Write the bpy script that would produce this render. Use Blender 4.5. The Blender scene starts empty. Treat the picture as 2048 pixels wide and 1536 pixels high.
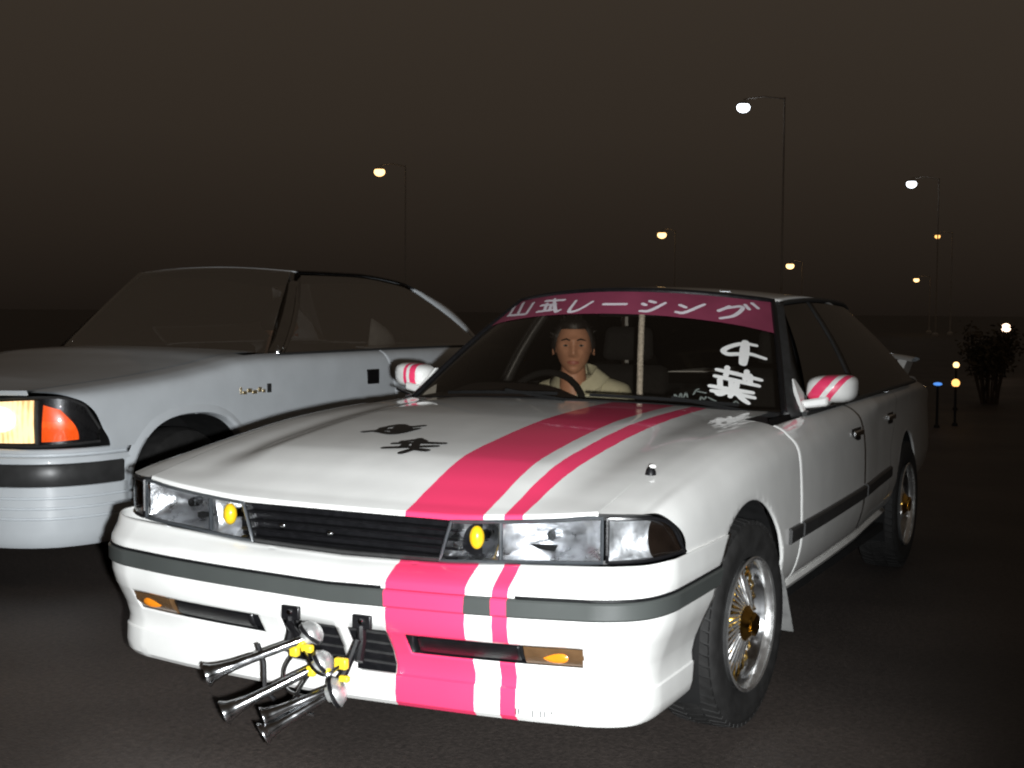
import bpy, bmesh, math, random
import numpy as np
from mathutils import Vector, Matrix

S = bpy.context.scene
C = S.collection
random.seed(5)

# ---------------------------------------------------------------- camera
cam_d = bpy.data.cameras.new('camera'); cam = bpy.data.objects.new('camera', cam_d); C.objects.link(cam)
CAM = Vector((1.9026, -2.7425, 1.1682)); YAW, PITCH, ROLL = -0.4691, -0.0548, 0.0076
_f = Vector((math.sin(YAW)*math.cos(PITCH), math.cos(YAW)*math.cos(PITCH), math.sin(PITCH)))
_r = Vector((math.cos(YAW), -math.sin(YAW), 0)); _u = _r.cross(_f)
_r2 = _r*math.cos(ROLL) + _u*math.sin(ROLL); _u2 = _u*math.cos(ROLL) - _r*math.sin(ROLL)
cam.matrix_world = Matrix(((_r2.x, _u2.x, -_f.x, CAM.x), (_r2.y, _u2.y, -_f.y, CAM.y), (_r2.z, _u2.z, -_f.z, CAM.z), (0, 0, 0, 1)))
cam_d.sensor_width = 36; cam_d.lens = 46.83; cam_d.clip_start = .05; cam_d.clip_end = 3000
cam_d.dof.use_dof = False
S.camera = cam

# ---------------------------------------------------------------- night sky: dull brown glow of a lit-up town
W = bpy.data.worlds.new('World'); S.world = W; W.use_nodes = True
nt = W.node_tree; nt.nodes.clear()
wo = nt.nodes.new('ShaderNodeOutputWorld'); bg = nt.nodes.new('ShaderNodeBackground')
bg.inputs[1].default_value = 1.0
tcw = nt.nodes.new('ShaderNodeTexCoord'); spw = nt.nodes.new('ShaderNodeSeparateXYZ'); rw = nt.nodes.new('ShaderNodeValToRGB')
nt.links.new(tcw.outputs['Generated'], spw.inputs[0]); nt.links.new(spw.outputs[2], rw.inputs[0]); nt.links.new(rw.outputs[0], bg.inputs[0])
rw.color_ramp.elements[0].position = 0.0; rw.color_ramp.elements[0].color = (.0110, .0080, .0060, 1)
rw.color_ramp.elements[1].position = .30; rw.color_ramp.elements[1].color = (.0430, .0330, .0242, 1)
e = rw.color_ramp.elements.new(.05); e.color = (.0190, .0140, .0103, 1)
e = rw.color_ramp.elements.new(.13); e.color = (.0300, .0226, .0165, 1)
nt.links.new(bg.outputs[0], wo.inputs[0])

# ---------------------------------------------------------------- the flashgun beside the lens
fl_d = bpy.data.lights.new('camera_flash', 'SPOT'); fl = bpy.data.objects.new('camera_flash', fl_d); C.objects.link(fl)
fl.location = CAM + _r2*.085 - _u2*.055 - _f*.02
fl.rotation_euler = (_f*1.0 - _u2*.12 - _r2*.13).to_track_quat('-Z', 'Y').to_euler()
fl_d.spot_size = math.radians(60); fl_d.spot_blend = 1.0; fl_d.shadow_soft_size = .022
fl_d.energy = 1350; fl_d.color = (.95, .98, 1.0)
# a faint moon
sn_d = bpy.data.lights.new('moon', 'SUN'); sn = bpy.data.objects.new('moon', sn_d); C.objects.link(sn)
sn.rotation_euler = (math.radians(48), 0, math.radians(30)); sn_d.energy = .006; sn_d.angle = math.radians(.5)

S.view_settings.view_transform = 'Standard'; S.view_settings.look = 'None'
S.view_settings.exposure = 0; S.view_settings.gamma = 1
S.render.engine = 'CYCLES'
try:
    S.cycles.max_bounces = 10; S.cycles.transparent_max_bounces = 16
    S.cycles.filter_width = 2.1; S.cycles.caustics_reflective = False; S.cycles.caustics_refractive = False
except Exception: pass

# ---------------------------------------------------------------- materials
MAT = {}
def nmat(name):
    m = bpy.data.materials.new(name); m.use_nodes = True; MAT[name] = m
    t = m.node_tree; return m, t, t.nodes['Principled BSDF']
def pm(name, col, rough=.5, metal=0., coat=0., var=.08, scale=30., bump=0., bscale=200., emis=None, estr=0., spec=.5, bdist=.002, rvar=.1, coords='Object'):
    """principled surface with mottled colour, mottled gloss and fine relief"""
    m, t, b = nmat(name); N = t.nodes; L = t.links
    tc = N.new('ShaderNodeTexCoord')
    nz = N.new('ShaderNodeTexNoise'); nz.inputs['Scale'].default_value = scale; nz.inputs['Detail'].default_value = 5
    L.new(tc.outputs[coords], nz.inputs['Vector'])
    mr = N.new('ShaderNodeMapRange'); mr.inputs[1].default_value = .3; mr.inputs[2].default_value = .7
    mr.inputs[3].default_value = 1 - var; mr.inputs[4].default_value = 1 + var*.4
    L.new(nz.outputs[0], mr.inputs[0])
    mx = N.new('ShaderNodeMix'); mx.data_type = 'RGBA'; mx.blend_type = 'MULTIPLY'; mx.inputs[0].default_value = 1
    mx.inputs[6].default_value = (*col, 1); L.new(mr.outputs[0], mx.inputs[7])
    L.new(mx.outputs[2], b.inputs['Base Color'])
    m2 = N.new('ShaderNodeMapRange'); m2.inputs[1].default_value = .3; m2.inputs[2].default_value = .7
    m2.inputs[3].default_value = max(0.02, rough*(1-rvar)); m2.inputs[4].default_value = min(1, rough*(1+rvar))
    L.new(nz.outputs[0], m2.inputs[0]); L.new(m2.outputs[0], b.inputs['Roughness'])
    b.inputs['Metallic'].default_value = metal; b.inputs['Coat Weight'].default_value = coat; b.inputs['Coat Roughness'].default_value = .04
    b.inputs['Specular IOR Level'].default_value = spec
    if bump:
        n2 = N.new('ShaderNodeTexNoise'); n2.inputs['Scale'].default_value = bscale; n2.inputs['Detail'].default_value = 3
        L.new(tc.outputs[coords], n2.inputs['Vector'])
        bp = N.new('ShaderNodeBump'); bp.inputs['Strength'].default_value = bump; bp.inputs['Distance'].default_value = bdist
        L.new(n2.outputs[0], bp.inputs['Height']); L.new(bp.outputs[0], b.inputs['Normal'])
    if emis:
        b.inputs['Emission Color'].default_value = (*emis, 1); b.inputs['Emission Strength'].default_value = estr
    return m

def striped(name, base, bands, rough=.4, coat=.9, pink=(.86, .050, .150), axis=0, slant=0.):
    """paint with pink tape bands between x = a and x = b of the car"""
    m = pm(name, base, rough, coat=coat, var=.05, scale=9, bump=.05, bscale=260)
    t = m.node_tree; N = t.nodes; L = t.links; b = N['Principled BSDF']
    src = b.inputs['Base Color'].links[0].from_socket
    tc = N.new('ShaderNodeTexCoord'); sp = N.new('ShaderNodeSeparateXYZ'); L.new(tc.outputs['Object'], sp.inputs[0])
    nz = N.new('ShaderNodeTexNoise'); nz.inputs['Scale'].default_value = 14; L.new(tc.outputs['Object'], nz.inputs['Vector'])
    w = N.new('ShaderNodeMath'); w.operation = 'MULTIPLY_ADD'; w.inputs[1].default_value = .006
    L.new(nz.outputs[0], w.inputs[0]); L.new(sp.outputs[axis], w.inputs[2])
    w2 = N.new('ShaderNodeMath'); w2.operation = 'MULTIPLY_ADD'; w2.inputs[1].default_value = slant
    L.new(sp.outputs[2], w2.inputs[0]); L.new(w.outputs[0], w2.inputs[2])
    tot = None
    for a, c in bands:
        g = N.new('ShaderNodeMath'); g.operation = 'GREATER_THAN'; g.inputs[1].default_value = a + .003; L.new(w2.outputs[0], g.inputs[0])
        l = N.new('ShaderNodeMath'); l.operation = 'LESS_THAN'; l.inputs[1].default_value = c + .003; L.new(w2.outputs[0], l.inputs[0])
        p = N.new('ShaderNodeMath'); p.operation = 'MULTIPLY'; L.new(g.outputs[0], p.inputs[0]); L.new(l.outputs[0], p.inputs[1])
        if tot is None: tot = p
        else:
            s = N.new('ShaderNodeMath'); s.operation = 'MAXIMUM'; L.new(tot.outputs[0], s.inputs[0]); L.new(p.outputs[0], s.inputs[1]); tot = s
    mx = N.new('ShaderNodeMix'); mx.data_type = 'RGBA'; L.new(tot.outputs[0], mx.inputs[0]); L.new(src, mx.inputs[6]); mx.inputs[7].default_value = (*pink, 1)
    L.new(mx.outputs[2], b.inputs['Base Color'])
    return m

def glassy(name, tint, refl=.5, rough=.0, ripple=0., rscale=60., stretch=(1, 1, 1), base=0.):
    """thin sheet: tinted see-through with fresnel gloss"""
    m = bpy.data.materials.new(name); m.use_nodes = True; MAT[name] = m
    t = m.node_tree; N = t.nodes; L = t.links; N.clear()
    o = N.new('ShaderNodeOutputMaterial'); tr = N.new('ShaderNodeBsdfTransparent'); tr.inputs[0].default_value = (*tint, 1)
    gl = N.new('ShaderNodeBsdfGlossy'); gl.inputs['Roughness'].default_value = rough; gl.inputs['Color'].default_value = (refl*2 if refl < .5 else 1,)*3 + (1,)
    lw = N.new('ShaderNodeLayerWeight'); lw.inputs[0].default_value = .5      # Schlick fresnel, the same from both faces of the sheet
    pw = N.new('ShaderNodeMath'); pw.operation = 'POWER'; pw.inputs[1].default_value = 5; L.new(lw.outputs['Facing'], pw.inputs[0])
    fr = N.new('ShaderNodeMath'); fr.operation = 'MULTIPLY_ADD'; fr.inputs[1].default_value = .92; fr.inputs[2].default_value = .08; L.new(pw.outputs[0], fr.inputs[0])
    mx = N.new('ShaderNodeMixShader'); fm = N.new('ShaderNodeMath'); fm.operation = 'MAXIMUM'; fm.inputs[1].default_value = base; L.new(fr.outputs[0], fm.inputs[0])
    L.new(fm.outputs[0], mx.inputs[0]); L.new(tr.outputs[0], mx.inputs[1]); L.new(gl.outputs[0], mx.inputs[2])
    L.new(mx.outputs[0], o.inputs[0])
    if ripple:
        tc = N.new('ShaderNodeTexCoord'); mp = N.new('ShaderNodeMapping'); mp.inputs['Scale'].default_value = stretch
        L.new(tc.outputs['Object'], mp.inputs[0])
        nz = N.new('ShaderNodeTexNoise'); nz.inputs['Scale'].default_value = rscale; nz.inputs['Detail'].default_value = 2; L.new(mp.outputs[0], nz.inputs['Vector'])
        bp = N.new('ShaderNodeBump'); bp.inputs['Strength'].default_value = ripple; bp.inputs['Distance'].default_value = .004
        L.new(nz.outputs[0], bp.inputs['Height']); L.new(bp.outputs[0], gl.inputs['Normal'])
    return m

WHITE = (.80, .80, .775)
pm('white_paint', WHITE, .42, coat=.9, var=.05, scale=9, bump=.05, bscale=260)
striped('hood_paint', WHITE, [(.180, .397), (.452, .500)])
striped('bumper_paint', WHITE, [(.172, .392), (.461, .502)])
striped('trim_taped', (.060, .066, .063), [(.172, .392), (.461, .502)], rough=.36, coat=.35)
striped('mirror_paint_left', WHITE, [(.044, .090), (.110, .132)], slant=-.8)
striped('mirror_paint_right', WHITE, [(-.842, -.828), (-.814, -.787)])
pm('silver_paint', (.60, .635, .66), .42, coat=.9, var=.06, scale=7, bump=.04, bscale=260)
pm('black_trim', (.028, .028, .028), .45, var=.25, scale=40, bump=.1)
pm('strip_black', (.035, .035, .035), .38, var=.2, scale=20)
pm('black_plastic', (.007, .007, .008), .32, var=.3, scale=50, bump=.15)
pm('matt_black', (.008, .008, .008), .9, var=.3, spec=.2)
pm('rubber', (.016, .0155, .015), .75, var=.35, scale=25, bump=.3, bscale=120, spec=.35)
pm('flap_rubber', (.15, .15, .145), .8, var=.3, scale=30, bump=.2)
pm('chrome', (.82, .83, .84), .07, metal=1, var=.1, scale=18, rvar=.5)
pm('satin_metal', (.62, .63, .62), .36, metal=.7, var=.25, scale=40, rvar=.4)
pm('polished', (.84, .84, .83), .2, metal=.92, var=.15, scale=30, rvar=.5)
pm('dull_chrome', (.45, .46, .47), .16, metal=1, var=.3, scale=30, rvar=.4)
pm('dark_chrome', (.16, .16, .17), .14, metal=1, var=.3, scale=30, rvar=.4)
pm('gold', (.85, .52, .12), .16, metal=1, var=.2, scale=60, rvar=.5, bump=.2, bscale=90)
pm('reflector', (.92, .93, .95), .30, metal=1, var=.35, scale=14, rvar=.5, bump=.8, bscale=26, bdist=.007)
pm('reflector_soft', (.90, .91, .92), .46, metal=.9, var=.4, scale=22, rvar=.3, bump=.7, bscale=30, bdist=.006)
pm('sky_mirror_trim', (.44, .44, .44), .10, metal=1, var=.08)  # grey mirror finish put in so the coupe's front pillars blend with the sky
pm('yellow_bulb', (.95, .60, .015), .3, var=.1, coat=.6)
pm('yellow_fitting', (.85, .62, .03), .4, var=.15)
pm('amber', (.80, .24, .012), .25, var=.15, coat=.6, bump=.4, bscale=140)
pm('smoked_amber', (.011, .007, .005), .2, var=.3, scale=40, coat=.7, bump=.4, bscale=140)
pm('pillar_dark', (.016, .015, .014), .3, coat=.8)
pm('liner', (.006, .0055, .005), .95, spec=.1)
pm('dark_amber', (.120, .066, .030), .25, var=.25, scale=30, coat=.7, bump=.4, bscale=140)
pm('lit_amber', (.9, .12, .01), .3, var=.1, coat=.5, emis=(1., .07, .006), estr=.55)
def fluted_lamp(name, dim, hot, ribs):
    """lit lens behind vertical flutes: hot cores and dimmer yellow furrows"""
    m, t, b = nmat(name); N = t.nodes; L = t.links
    tc = N.new('ShaderNodeTexCoord'); wv = N.new('ShaderNodeTexWave'); wv.bands_direction = 'X'; wv.inputs['Scale'].default_value = ribs; wv.inputs['Distortion'].default_value = 1.5
    L.new(tc.outputs['Object'], wv.inputs['Vector'])
    nz = N.new('ShaderNodeTexNoise'); nz.inputs['Scale'].default_value = 11; L.new(tc.outputs['Object'], nz.inputs['Vector'])
    mu = N.new('ShaderNodeMath'); mu.operation = 'MULTIPLY_ADD'; mu.inputs[1].default_value = .22; L.new(wv.outputs[1], mu.inputs[0]); L.new(nz.outputs[0], mu.inputs[2])
    cr = N.new('ShaderNodeValToRGB'); cr.color_ramp.elements[0].position = .36; cr.color_ramp.elements[0].color = (*dim, 1); cr.color_ramp.elements[1].position = .66; cr.color_ramp.elements[1].color = (*hot, 1)
    L.new(mu.outputs[0], cr.inputs[0]); L.new(cr.outputs[0], b.inputs['Emission Color']); b.inputs['Emission Strength'].default_value = 1.6
    b.inputs['Base Color'].default_value = (.6, .5, .35, 1)
fluted_lamp('lit_lamp', (.75, .30, .05), (1., .72, .34), 14)
pm('lit_lamp_core', (.9, .85, .7), .4, emis=(1., .74, .36), estr=2.2)
pm('frame_grey', (.045, .05, .055), .35, var=.2, coat=.3)
pm('red_caliper', (.75, .05, .02), .4, var=.2)
pm('cast_iron', (.09, .075, .065), .55, metal=.6, var=.4, scale=60)
pm('decal_white', (.82, .82, .80), .5, var=.05)
pm('decal_black', (.010, .010, .010), .35, var=.2)
pm('decal_ghost', (.16, .18, .165), .6, var=.4, scale=60)
pm('decal_banner', (.27, .048, .095), .5, var=.2, scale=6)
pm('decal_letter', (.82, .76, .82), .5, var=.1)
pm('seat_cloth', (.0045, .0038, .0035), .9, var=.3, scale=80, bump=.3, bscale=300)
pm('dash', (.016, .009, .008), .7, var=.3, bump=.3, bscale=300)
pm('skin', (.50, .25, .155), .5, var=.12, scale=18, bump=.1, bscale=160)
pm('lips', (.36, .12, .09), .5)
pm('hair', (.012, .009, .008), .55, var=.4, scale=120, bump=.5, bscale=220)
pm('eye_white', (.30, .26, .22), .4)
pm('eye_dark', (.012, .01, .01), .2)
pm('jacket', (.60, .58, .42), .85, var=.12, scale=22, bump=.3, bscale=220)
pm('jacket_dark', (.02, .02, .022), .85, var=.3, bump=.3, bscale=220)
pm('rope', (.60, .56, .50), .85, var=.45, scale=130, bump=.6, bscale=300)
pm('white_cloth', (.62, .62, .58), .9, var=.15, scale=30, bump=.4, bscale=120)
pm('pole_steel', (.5, .45, .40), .5, var=.2, scale=6)
pm('badge_gold', (.70, .55, .30), .25, metal=.8, var=.3)
pm('leaf', (.11, .085, .05), .7, var=.4, scale=5)
pm('bark', (.10, .07, .05), .9, var=.4, scale=20, bump=.6, bscale=60)
pm('lamp_white', (.9, .9, .9), .4, emis=(.86, .93, 1.0), estr=6)
pm('lamp_warm', (.9, .7, .4), .4, emis=(1.0, .60, .24), estr=3.2)
pm('lamp_amber', (.9, .6, .2), .4, emis=(1.0, .50, .14), estr=2.2)
pm('lamp_peach', (.9, .7, .6), .4, emis=(1.0, .70, .50), estr=4)
pm('lamp_blue', (.2, .4, .9), .4, emis=(.10, .33, .95), estr=1.0)
pm('tail_red', (.25, .008, .006), .25, coat=.7, bump=.4, bscale=140)
glassy('windscreen_glass', (.70, .66, .60), base=.05)
glassy('side_glass', (.07, .065, .06), base=.16)
glassy('haze_glass', (.50, .47, .44), base=.45)  # reflection raised to stand in for haze over the coupe's panes
glassy('lens_glass', (.93, .94, .95), ripple=.5, rscale=34, stretch=(3.2, 3.2, .6))

# asphalt
m, t, b = nmat('asphalt'); N = t.nodes; L = t.links
tc = N.new('ShaderNodeTexCoord')
def noise(sc, det=4):
    n = N.new('ShaderNodeTexNoise'); n.inputs['Scale'].default_value = sc; n.inputs['Detail'].default_value = det; L.new(tc.outputs['Object'], n.inputs['Vector']); return n
n1 = noise(.9, 6); n2 = noise(55, 6)
vo = N.new('ShaderNodeTexVoronoi'); vo.inputs['Scale'].default_value = 130; L.new(tc.outputs['Object'], vo.inputs['Vector'])
r1 = N.new('ShaderNodeValToRGB'); r1.color_ramp.elements[0].position = .35; r1.color_ramp.elements[0].color = (.036, .0290, .0255, 1); r1.color_ramp.elements[1].position = .68; r1.color_ramp.elements[1].color = (.074, .059, .051, 1)
L.new(n1.outputs[0], r1.inputs[0])
r2 = N.new('ShaderNodeMapRange'); r2.inputs[1].default_value = .3; r2.inputs[2].default_value = .7; r2.inputs[3].default_value = .7; r2.inputs[4].default_value = 1.3; L.new(n2.outputs[0], r2.inputs[0])
r3 = N.new('ShaderNodeMapRange'); r3.inputs[1].default_value = 0; r3.inputs[2].default_value = 1; r3.inputs[3].default_value = .82; r3.inputs[4].default_value = 1.25; L.new(vo.outputs['Color'], r3.inputs[0])
ma = N.new('ShaderNodeMath'); ma.operation = 'MULTIPLY'; L.new(r2.outputs[0], ma.inputs[0]); L.new(r3.outputs[0], ma.inputs[1])
mx = N.new('ShaderNodeMix'); mx.data_type = 'RGBA'; mx.blend_type = 'MULTIPLY'; mx.inputs[0].default_value = 1; L.new(r1.outputs[0], mx.inputs[6]); L.new(ma.outputs[0], mx.inputs[7]); L.new(mx.outputs[2], b.inputs['Base Color'])
b.inputs['Roughness'].default_value = .62; b.inputs['Specular IOR Level'].default_value = .45
bp = N.new('ShaderNodeBump'); bp.inputs['Strength'].default_value = .35; bp.inputs['Distance'].default_value = .004; L.new(vo.outputs['Distance'], bp.inputs['Height']); L.new(bp.outputs[0], b.inputs['Normal'])

# ---------------------------------------------------------------- mesh helpers
def link(name, me, parent=None):
    o = bpy.data.objects.new(name, me); C.objects.link(o)
    if parent is not None:
        o.parent = parent; o.matrix_parent_inverse = parent.matrix_basis.inverted() if parent.parent is None else Matrix.Identity(4)
    return o
def thing(name, loc, label, cat, group=None):
    o = bpy.data.objects.new(name, None); C.objects.link(o); o.location = loc; o.empty_display_size = .1
    o.matrix_basis = Matrix.Translation(loc)
    o['label'] = label; o['category'] = cat
    if group: o['group'] = group
    return o
class MB:
    def __init__(s): s.v = []; s.f = []
    def add(s, v, f):
        k = len(s.v); s.v += [tuple(map(float, p)) for p in v]; s.f += [tuple(i + k for i in q) for q in f]; return s
    def grid(s, A, mask=None, flip=False):
        A = np.asarray(A, float); n, m = A.shape[:2]; f = []
        for i in range(n-1):
            for j in range(m-1):
                if mask is not None and not mask[i, j]: continue
                q = (i*m+j, i*m+j+1, (i+1)*m+j+1, (i+1)*m+j)
                f.append(q[::-1] if flip else q)
        return s.add(A.reshape(-1, 3), f)
    def box(s, a, b):
        (x0, y0, z0), (x1, y1, z1) = a, b
        v = [(x0,y0,z0),(x1,y0,z0),(x1,y1,z0),(x0,y1,z0),(x0,y0,z1),(x1,y0,z1),(x1,y1,z1),(x0,y1,z1)]
        return s.add(v, [(3,2,1,0),(4,5,6,7),(0,1,5,4),(1,2,6,5),(2,3,7,6),(3,0,4,7)])
    def hexa(s, v):
        return s.add(v, [(3,2,1,0),(4,5,6,7),(0,1,5,4),(1,2,6,5),(2,3,7,6),(3,0,4,7)])
    def tube(s, pts, rad, n=10, caps=True, closed=False):
        P = [Vector(p) for p in pts]; m = len(P); R = rad if hasattr(rad, '__len__') else [rad]*m
        v = []; up = None
        for i in range(m):
            if closed: d = P[(i+1) % m] - P[i-1]
            else: d = P[min(i+1, m-1)] - P[max(i-1, 0)]
            d.normalize()
            if up is None: up = Vector((0, 0, 1)) if abs(d.z) < .9 else Vector((1, 0, 0))
            a = d.cross(up).normalized(); c = a.cross(d).normalized(); up = c
            for k in range(n):
                t = 2*math.pi*k/n; v.append(P[i] + (a*math.cos(t) + c*math.sin(t))*R[i])
        f = []
        for i in range(m if closed else m-1):
            for k in range(n):
                i2 = (i+1) % m; f.append((i*n+k, i*n+(k+1) % n, i2*n+(k+1) % n, i2*n+k))
        if caps and not closed: f.append(tuple(range(n))[::-1]); f.append(tuple((m-1)*n+k for k in range(n)))
        return s.add(v, f)
    def lathe(s, prof, org, ax, n=48, ref=None):
        """prof: (radius, along axis)"""
        ax = Vector(ax).normalized(); a = (ref or (Vector((0, 0, 1)) if abs(ax.z) < .9 else Vector((1, 0, 0)))); a = (a - ax*a.dot(ax)).normalized(); c = ax.cross(a)
        v = []; m = len(prof); org = Vector(org)
        for k in range(n):
            t = 2*math.pi*k/n
            for r, h in prof: v.append(org + ax*h + (a*math.cos(t) + c*math.sin(t))*r)
        f = [(k*m+j, k*m+j+1, ((k+1) % n)*m+j+1, ((k+1) % n)*m+j) for k in range(n) for j in range(m-1)]
        return s.add(v, f)
    def ball(s, c, r, n=12, m=8):
        r = r if hasattr(r, '__len__') else (r, r, r); v = []; f = []
        for i in range(m+1):
            ph = math.pi*i/m
            for k in range(n):
                t = 2*math.pi*k/n; v.append((c[0]+r[0]*math.sin(ph)*math.cos(t), c[1]+r[1]*math.sin(ph)*math.sin(t), c[2]+r[2]*math.cos(ph)))
        for i in range(m):
            for k in range(n): f.append((i*n+k, (i+1)*n+k, (i+1)*n+(k+1) % n, i*n+(k+1) % n))
        return s.add(v, f)
    def prism(s, poly, d):
        """planar polygon extruded by vector d"""
        n = len(poly); d = Vector(d); v = [Vector(p) for p in poly] + [Vector(p) + d for p in poly]
        return s.add(v, [tuple(range(n))[::-1], tuple(range(n, 2*n))] + [(i, (i+1) % n, n+(i+1) % n, n+i) for i in range(n)])
    def mirror(s):
        o = MB(); o.v = [(-x, y, z) for x, y, z in s.v]; o.f = [q[::-1] for q in s.f]; return o
    def shift(s, d):
        o = MB(); o.v = [(x+d[0], y+d[1], z+d[2]) for x, y, z in s.v]; o.f = list(s.f); return o
    def build(s, name, mat, parent=None, smooth=35, solid=0, soff=-1, bevel=0, sub=0, clean=True, label=None, inside=None, rim=True):
        me = bpy.data.meshes.new(name); bm = bmesh.new()
        vs = [bm.verts.new(p) for p in s.v]
        for q in s.f:
            if len(set(q)) < 3: continue
            try: bm.faces.new([vs[i] for i in q])
            except ValueError: pass
        if clean: bmesh.ops.remove_doubles(bm, verts=bm.verts, dist=1e-5)
        bmesh.ops.delete(bm, geom=[v for v in bm.verts if not v.link_faces], context='VERTS')
        if inside is not None:
            bm.normal_update(); c0 = Vector(inside)
            if sum(f.normal.dot(f.calc_center_median() - c0)*f.calc_area() for f in bm.faces) < 0: bmesh.ops.reverse_faces(bm, faces=bm.faces)
        bm.to_mesh(me); bm.free()
        me.materials.append(MAT[mat])
        if smooth:
            me.shade_smooth()
            try: me.set_sharp_from_angle(angle=math.radians(smooth))
            except Exception: pass
        o = link(name, me, parent)
        if solid:
            md = o.modifiers.new('thick', 'SOLIDIFY'); md.thickness = solid; md.offset = soff; md.use_even_offset = False; md.use_rim = rim
        if bevel:
            md = o.modifiers.new('bevel', 'BEVEL'); md.width = bevel; md.segments = 2; md.limit_method = 'ANGLE'; md.angle_limit = math.radians(40)
        if sub:
            md = o.modifiers.new('sub', 'SUBSURF'); md.levels = sub; md.render_levels = sub
        if label: o['label'] = label
        return o

def strokes(polys, width, fn, off=.0015):
    """brush strokes laid on a surface; fn(p, q, off) gives the point; each stroke a hair above the last"""
    mb = MB()
    for k, pl in enumerate(polys):
        d = off + .0002*k
        pts = catmull([(p[0], p[1], 0) for p in pl], np.linspace(0, len(pl)-1, 8*(len(pl)-1)+1)) if len(pl) > 2 else np.array([[p[0], p[1], 0] for p in pl])
        W3 = [np.array(fn(p[0], p[1], d)) for p in pts]
        e = 1e-3
        q = pts[len(pts)//2]; a0 = np.array(fn(q[0], q[1], d)); du = (np.array(fn(q[0]+e, q[1], d)) - a0)/e; dv = (np.array(fn(q[0], q[1]+e, d)) - a0)/e
        G = np.array([[du@du, du@dv], [du@dv, dv@dv]])
        Lc = np.linalg.cholesky(G); Li = np.linalg.inv(Lc.T)      # local metric -> width is in metres whatever the chart
        loc = [Lc.T @ p[:2] for p in pts]
        hw = width/2; ring_l = []; ring_r = []
        n = len(loc)
        for i in range(n):
            t = loc[min(i+1, n-1)] - loc[max(i-1, 0)]; t = t/np.linalg.norm(t); nn = np.array([-t[1], t[0]])
            w = hw*(.82 + .25*math.sin(math.pi*(i+.6)/(n+.2)))
            ring_l.append(loc[i] + nn*w); ring_r.append(loc[i] - nn*w)
        def cap(c, t):
            ang = math.atan2(t[1], t[0]); return [c + hw*.85*np.array([math.cos(ang+s), math.sin(ang+s)]) for s in np.linspace(-math.pi/2, math.pi/2, 7)[1:-1]]
        t1 = loc[-1] - loc[-2]; t0 = loc[0] - loc[1]
        grid = [[ring_l[i], ring_r[i]] for i in range(n)]
        P3 = lambda a: fn(*(Li @ a), d)
        mb.grid([[P3(a), P3(c)] for a, c in grid])
        for c, t, l, r in ((loc[-1], t1, ring_r[-1], ring_l[-1]), (loc[0], t0, ring_l[0], ring_r[0])):
            poly = [l] + cap(c, t) + [r]; mb.add([P3(a) for a in poly], [tuple(range(len(poly)))])
    return mb

# ---------------------------------------------------------------- surfaces
def pchip(xs, ys):
    xs = np.asarray(xs, float); ys = np.asarray(ys, float)
    h = np.diff(xs); d = np.diff(ys) / h
    m = np.zeros(len(xs)); m[0] = d[0]; m[-1] = d[-1]
    for i in range(1, len(xs) - 1):
        if d[i-1] * d[i] > 0:
            w1 = 2*h[i] + h[i-1]; w2 = h[i] + 2*h[i-1]
            m[i] = (w1 + w2) / (w1/d[i-1] + w2/d[i])
    def f(x):
        x = np.asarray(x, float); xc = np.clip(x, xs[0], xs[-1])
        i = np.clip(np.searchsorted(xs, xc) - 1, 0, len(xs) - 2)
        t = (xc - xs[i]) / h[i]
        return ((1+2*t)*(1-t)**2*ys[i] + t*(1-t)**2*h[i]*m[i]
                + t*t*(3-2*t)*ys[i+1] + t*t*(t-1)*h[i]*m[i+1])
    return f

def catmull(P, t):
    P = np.asarray(P, float); n = len(P)
    t = np.clip(np.asarray(t, float), 0, n - 1 - 1e-9); i = t.astype(int); f = (t - i)[..., None]
    g = lambda k: P[np.clip(k, 0, n-1)]
    p0 = np.where((i == 0)[..., None], 2*g(i) - g(i+1), g(i-1)); p1 = g(i); p2 = g(i+1)
    p3 = np.where((i >= n-2)[..., None], 2*g(i+1) - g(i), g(i+2))
    return .5*(2*p1 + (p2-p0)*f + (2*p0-5*p1+4*p2-p3)*f*f + (3*p1-p0-3*p2+p3)*f**3)

# white car (metres; x to the car's left, y towards its tail, z up, nose at y = 0)
FASC = pchip([0, .3, .5, .695, .76, .80, .822, .834, .842], [.065, .065, .08, .115, .145, .185, .245, .30, .36])
ZF = pchip([.05, .08, .11, .18, .24, .44, .66, .88, 1.17, 1.5, 2.5, 3.5, 4.2, 4.7], [.672, .684, .692, .706, .719, .757, .79, .815, .832, .840, .852, .858, .84, .80])
WID = pchip([.1, .3, .6, .9, 1.4, 2.3, 2.7, 3.3, 3.9, 4.4, 4.7], [.815, .838, .842, .845, .846, .834, .812, .782, .748, .705, .67])
ZC = pchip([.05, .068, .09, .12, .16, .2, .27, .37, .48, .6, .75, .92, 1.1, 1.3, 1.5], [.655, .664, .673, .684, .699, .713, .738, .764, .783, .799, .817, .833, .846, .857, .864])
COWL = pchip([0, .4, .6, .7], [1.39, 1.42, 1.48, 1.55])

_SEC = {}
def section(Y):
    key = round(float(Y), 4)
    if key not in _SEC: _SEC[key] = _section(key)
    return _SEC[key]
def _section(Y):
    zf = float(ZF(Y)); W = float(WID(Y))
    k = min(1, max(0, (Y-.2)/.45)); k = k*k*(3-2*k)
    c_ = min(1., W/.815)
    return np.array([(.66*c_, zf+.004), (.72*c_, zf), (.772*c_, zf-.006-.010*k), (.806*c_, zf-.018-.028*k), (W-.008, zf-.075-.04*k),
                     (W, min(.52, zf-.15)), (W-.004, .435), (W-.026, .360), (W-.058, .316)])

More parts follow.
